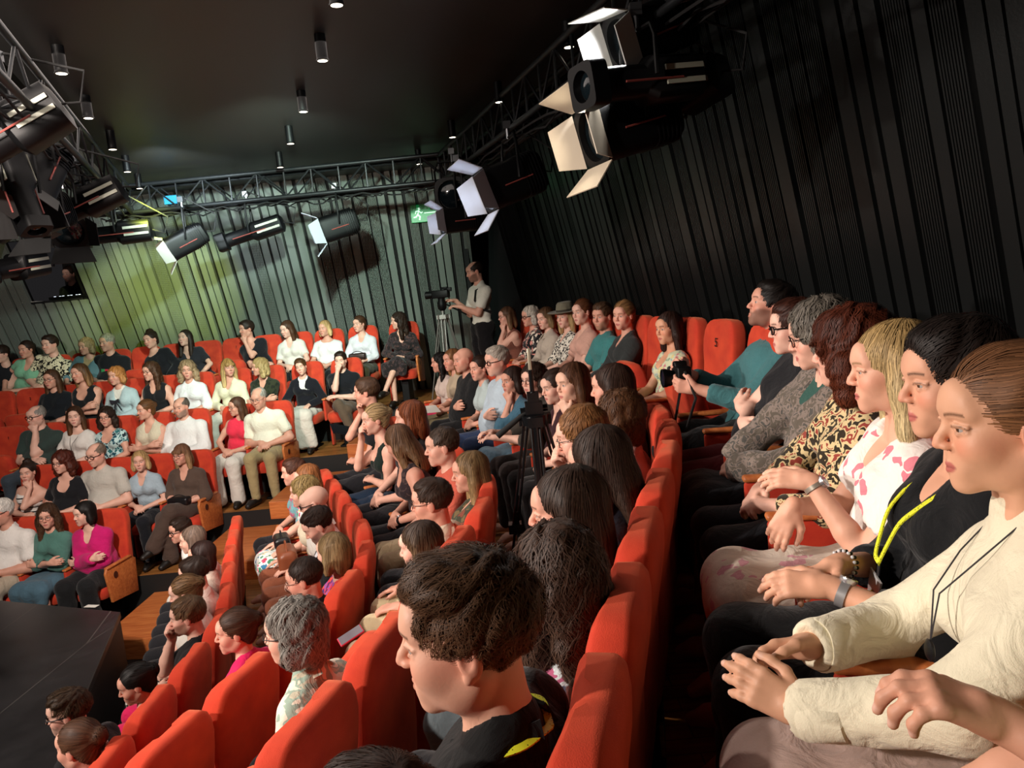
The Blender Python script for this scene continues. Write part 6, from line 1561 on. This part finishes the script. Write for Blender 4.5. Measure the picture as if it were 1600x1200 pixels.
def tripod(name, base, htop, spread, label, cat, legr=.013, col=None, n=3, rot=0.):
    t = empty(name, tuple(base), rot); tag(t, label, cat); m_ = col or BLACKM
    for k in range(n):
        a = 2*pi*k/n+.5; e = np.array([math.cos(a)*spread, math.sin(a)*spread, 0.0]); top_ = np.array([math.cos(a)*.05, math.sin(a)*.05, htop])
        mb = MB(); s_ = unit(np.array([-math.sin(a), math.cos(a), 0]))*.022
        mb.tube([top_+s_, top_*.45+e*.55+s_], legr, 8); mb.tube([top_-s_, top_*.45+e*.55-s_], legr, 8); mb.tube([top_*.55+e*.45, e], legr*.9, 8); mb.box(tuple(top_*.47+e*.53), (.07, .07, .05)); mb.box(tuple(top_), (.08, .08, .05)); mb.tube([e+[0, 0, .03], e], legr*1.5, 8)
        mb.build('leg', m_, t, True)
    mb = MB(); mb.tube([(0, 0, htop*.55), (0, 0, htop+.08)], .018, 10); mb.build('centre_column', m_, t, True)
    mb = MB(); mb.tube([(0, 0, htop-.02), (0, 0, htop+.03)], .075, 14); mb.build('crown_plate', m_, t, True)
    return t
q = at(689, 462, yC-.02); F5 = FL[5]
tp_ = tripod('video_tripod', (q[0], q[1], F5), 1.16, .34, 'grey video tripod in front of the cameraman at the top of the aisle', 'tripod', .010, pmat('tripod_grey', '#8c8d88', .4, .6))
mb = MB(); mb.loft([[(.05*s_*math.cos(a), .05*s_*math.sin(a), z) for a in np.linspace(0, 2*pi, 17)[:-1]] for z, s_ in ((1.24, .6), (1.27, 1.1), (1.33, 1.2), (1.38, .9), (1.40, 1.0))]); mb.build('fluid_head', BLACKM, tp_, True)
mb = MB(); mb.tube([(0.03, 0, 1.33), (.30, .02, 1.16)], .010, 8); mb.build('pan_handle', BLACKM, tp_, True)
vc = empty('video_camera', (q[0], q[1], F5+1.40), R(-15)); tag(vc, 'small black video camera on the grey tripod', 'camera')
mb = MB(); mb.box((0, 0, .05), (.22, .10, .10)); mb.box((.05, 0, .12), (.10, .05, .03)); mb.build('camera_body', BLACKM, vc, True, .01)
mb = MB(); mb.tube([(-.10, 0, .05), (-.20, 0, .05)], [.042, .05], 16); mb.build('lens_barrel', BLACKM, vc, True)
mb = MB(); mb.box((.10, 0, .10), (.10, .03, .05)); mb.build('viewfinder', BLACKM, vc, True, .006)
# ---- foreground tripod in the aisle between the third and fourth rows
yT = 3.75; base = at(846, 700, yT); F3 = FL[4]
zt = at(846, 655, yT)[2]
tt = tripod('photo_tripod', (base[0]-.02, base[1], F3), zt-F3, .30, 'black photo tripod standing before the fourth row beside the young woman', 'tripod', .008, pmat('gloss_black', '#0c0d0f', .2))
h0 = zt-F3
mb = MB(); mb.box((0, 0, h0+.06), (.09, .07, .07)); mb.tube([(-.07, 0, h0+.05), (.07, 0, h0+.06)], .018, 10); mb.box((0, 0, h0+.12), (.06, .06, .05)); mb.tube([(0, 0, h0+.10), (0, 0, h0+.26)], .012, 8); mb.build('tilt_head', pmat('gloss_black', '#0c0d0f', .2), tt, True)
mb = MB(); mb.tube([(-.02, 0, h0+.06), (-.20, -.04, h0-.06)], [.012, .017], 8); mb.build('pan_handle', RUBBER, tt, True)
mb = MB(); mb.box((.0, 0, h0+.30), (.018, .012, .14)); mb.build('quick_clamp', pmat('pale_metal', '#b5ae98', .35, .4), tt, True, .003)
# ---- bags and small things
def blob(name, label, cat, c, r3, mat, parts=None, amp=.006, seed=3, flat=None):
    c = np.array(c, float); f = Field(*[np.arange(-r3[e]-.05, r3[e]+.05, max(.006, min(r3)/9), dtype=np.float32) for e in range(3)])
    f.rbox((0, 0, -r3[2]*.1), np.array(r3)*[1, .8, .85], min(r3)*.55)
    f.ripple(amp, 30, seed); P_, F_ = f.mesh()
    t = empty(name, tuple(c)); tag(t, label, cat); mesh_np('bag_body', P_, F_, mat, t); return t
def strap(t, pts, r, mat):
    p = np.array(pts, float)
    for _ in range(3): p = np.concatenate([[p[0]], np.stack([p[:-1]*.75+p[1:]*.25, p[:-1]*.25+p[1:]*.75], 1).reshape(-1, 3), [p[-1]]])
    mb = MB(); mb.tube([tuple(q) for q in p], r, 7); mb.build('strap', mat, t, True)
q = at(585, 772, 5.2); t = blob('backpack', 'black, white and olive patterned bag at the feet of the women beside the aisle', 'bag', (q[0], q[1], FL[3]+.20), (.20, .16, .24), clothmat(['#16181a', '#c8c8c0', '#6e6a3a', '#16181a'], 'print', .5)); strap(t, [(-.1, 0, .2), (-.06, .02, .33), (.06, .02, .33), (.1, 0, .2)], .01, RUBBER)
t = blob('shoulder_bag', 'glossy black bag lying beside the patterned bag near the aisle', 'bag', (q[0]+.38, q[1]-.12, FL[3]+.14), (.17, .13, .16), pmat('gloss_leather', '#101214', .25)); strap(t, [(-.08, 0, .12), (-.03, .02, .22), (.05, .02, .22), (.09, 0, .12)], .008, RUBBER)
q = at(352, 905, 3.9); t = blob('silver_handbag', 'shiny dark silver bag behind the front row seats', 'bag', (q[0], q[1]+.1, FL[2]+.16), (.13, .13, .18), pmat('silver_foil', '#6a6468', .25, .7), amp=.01); strap(t, [(-.06, 0, .14), (-.03, .02, .24), (.03, .02, .24), (.06, 0, .14)], .008, RUBBER)
def on_lap(r_, name, label, cat, r3, mat, dx=0., dz=0., dy=0.):
    p = W_(r_, r_['P0']+np.array([dx, .28+dy, .13+dz])); t = blob(name, label, cat, (0, 0, 0), r3, mat, amp=.002); t.location = tuple(p); t.rotation_euler = (0, 0, r_['rot']); return t
r_ = res_of('white blouse holding a brown bag')
if r_: t = on_lap(r_, 'brown_handbag', 'small brown handbag on the lap of the woman in the white blouse', 'bag', (.13, .08, .06), pmat('brown_leather', '#6a3426', .4)); strap(t, [(-.10, 0, .02), (-.05, 0, .08), (.05, 0, .08), (.10, 0, .02)], .006, pmat('brown_leather', '#6a3426', .4))
r_ = res_of('holding a brown leather handbag')
if r_: t = on_lap(r_, 'leather_handbag', 'tan brown leather handbag on the lap of the wavy blond woman', 'bag', (.15, .09, .11), pmat('tan_leather', '#8a4c30', .4), dz=.03); strap(t, [(-.12, 0, .05), (-.06, 0, .13), (.06, 0, .13), (.12, 0, .05)], .007, pmat('tan_leather', '#8a4c30', .4))
r_ = res_of('holding a dark bag')
if r_: t = on_lap(r_, 'dark_clutch', 'dark brown clutch in the hands of the woman in the white shirt', 'bag', (.12, .06, .05), pmat('dark_leather', '#2a1c18', .4), dz=.08); strap(t, [(-.1, 0, .02), (-.04, 0, .06), (.04, 0, .06), (.1, 0, .02)], .005, RUBBER)
r_ = res_of('brown dress with crossed legs')
if r_: t = on_lap(r_, 'black_clutch', 'black clutch bag on the lap of the woman in the brown dress', 'bag', (.12, .07, .05), pmat('black_leather', '#141214', .35), dz=.03); strap(t, [(-.1, 0, .02), (-.04, 0, .06), (.04, 0, .06), (.1, 0, .02)], .005, RUBBER)
r_ = res_of('strawberry blond')
if r_: t = on_lap(r_, 'black_handbag', 'black handbag held by the young woman in the floral dress', 'bag', (.11, .08, .06), pmat('black_leather', '#141214', .35), dx=.03, dz=.03); strap(t, [(-.1, 0, .02), (-.04, 0, .08), (.04, 0, .08), (.1, 0, .02)], .006, RUBBER)
def slab(name, label, cat, c, sz, rot, mat, mat2=None, part=None):
    t = MB(); t.box((0, 0, 0), sz); o = t.build(name, mat, None, False, min(sz)*.3); o.location = tuple(c); o.rotation_euler = rot; tag(o, label, cat); return o
r_ = res_of('ombre hair in a black sleeveless')
q = at(548, 993, 2.95)
t = empty('mobile_phone', tuple(q), R(20)); t.rotation_euler = (R(15), R(-20), R(25)); tag(t, 'red-cased phone with a lit screen held above the beige knee', 'phone')
mb = MB(); mb.box((0, 0, 0), (.11, .055, .008)); mb.build('case', pmat('red_case', '#b0203a', .4), t, False, .003); mb = MB(); mb.box((0, 0, .0045), (.10, .048, .002)); mb.build('screen', pmat('phone_screen', '#201418', .1, emit='#d8c0c4', es=.25), t)
q = at(662, 640, 7.3); slab('programme_sheet', 'pale printed programme on the lap at the far end of the fourth row', 'paper', q, (.30, .21, .004), (R(12), R(4), R(20)), pmat('paper', '#dcd9d0', .8))
q = at(537, 672, 6.9); slab('tablet_computer', 'dark tablet on the knee beside the aisle', 'tablet', q, (.24, .17, .008), (R(25), R(18), R(30)), pmat('tablet_dark', '#14161c', .15))
q = at(700, 662, 6.6)
r_ = res_of('lace camisole')
if r_: wristband(r_, -1, 'black smart watch on the woman in the lace camisole', 'wristwatch', '#17171a', .025, .010, True, .02)
r_ = res_of('dark green tank')
q = atz(143, 947, zs+.004); slab('note_card', 'small white card lying on the stage edge', 'card', q, (.12, .05, .002), (0, 0, R(-15)), pmat('paper', '#dcd9d0', .8))
q = at(95, 667, 8.35)
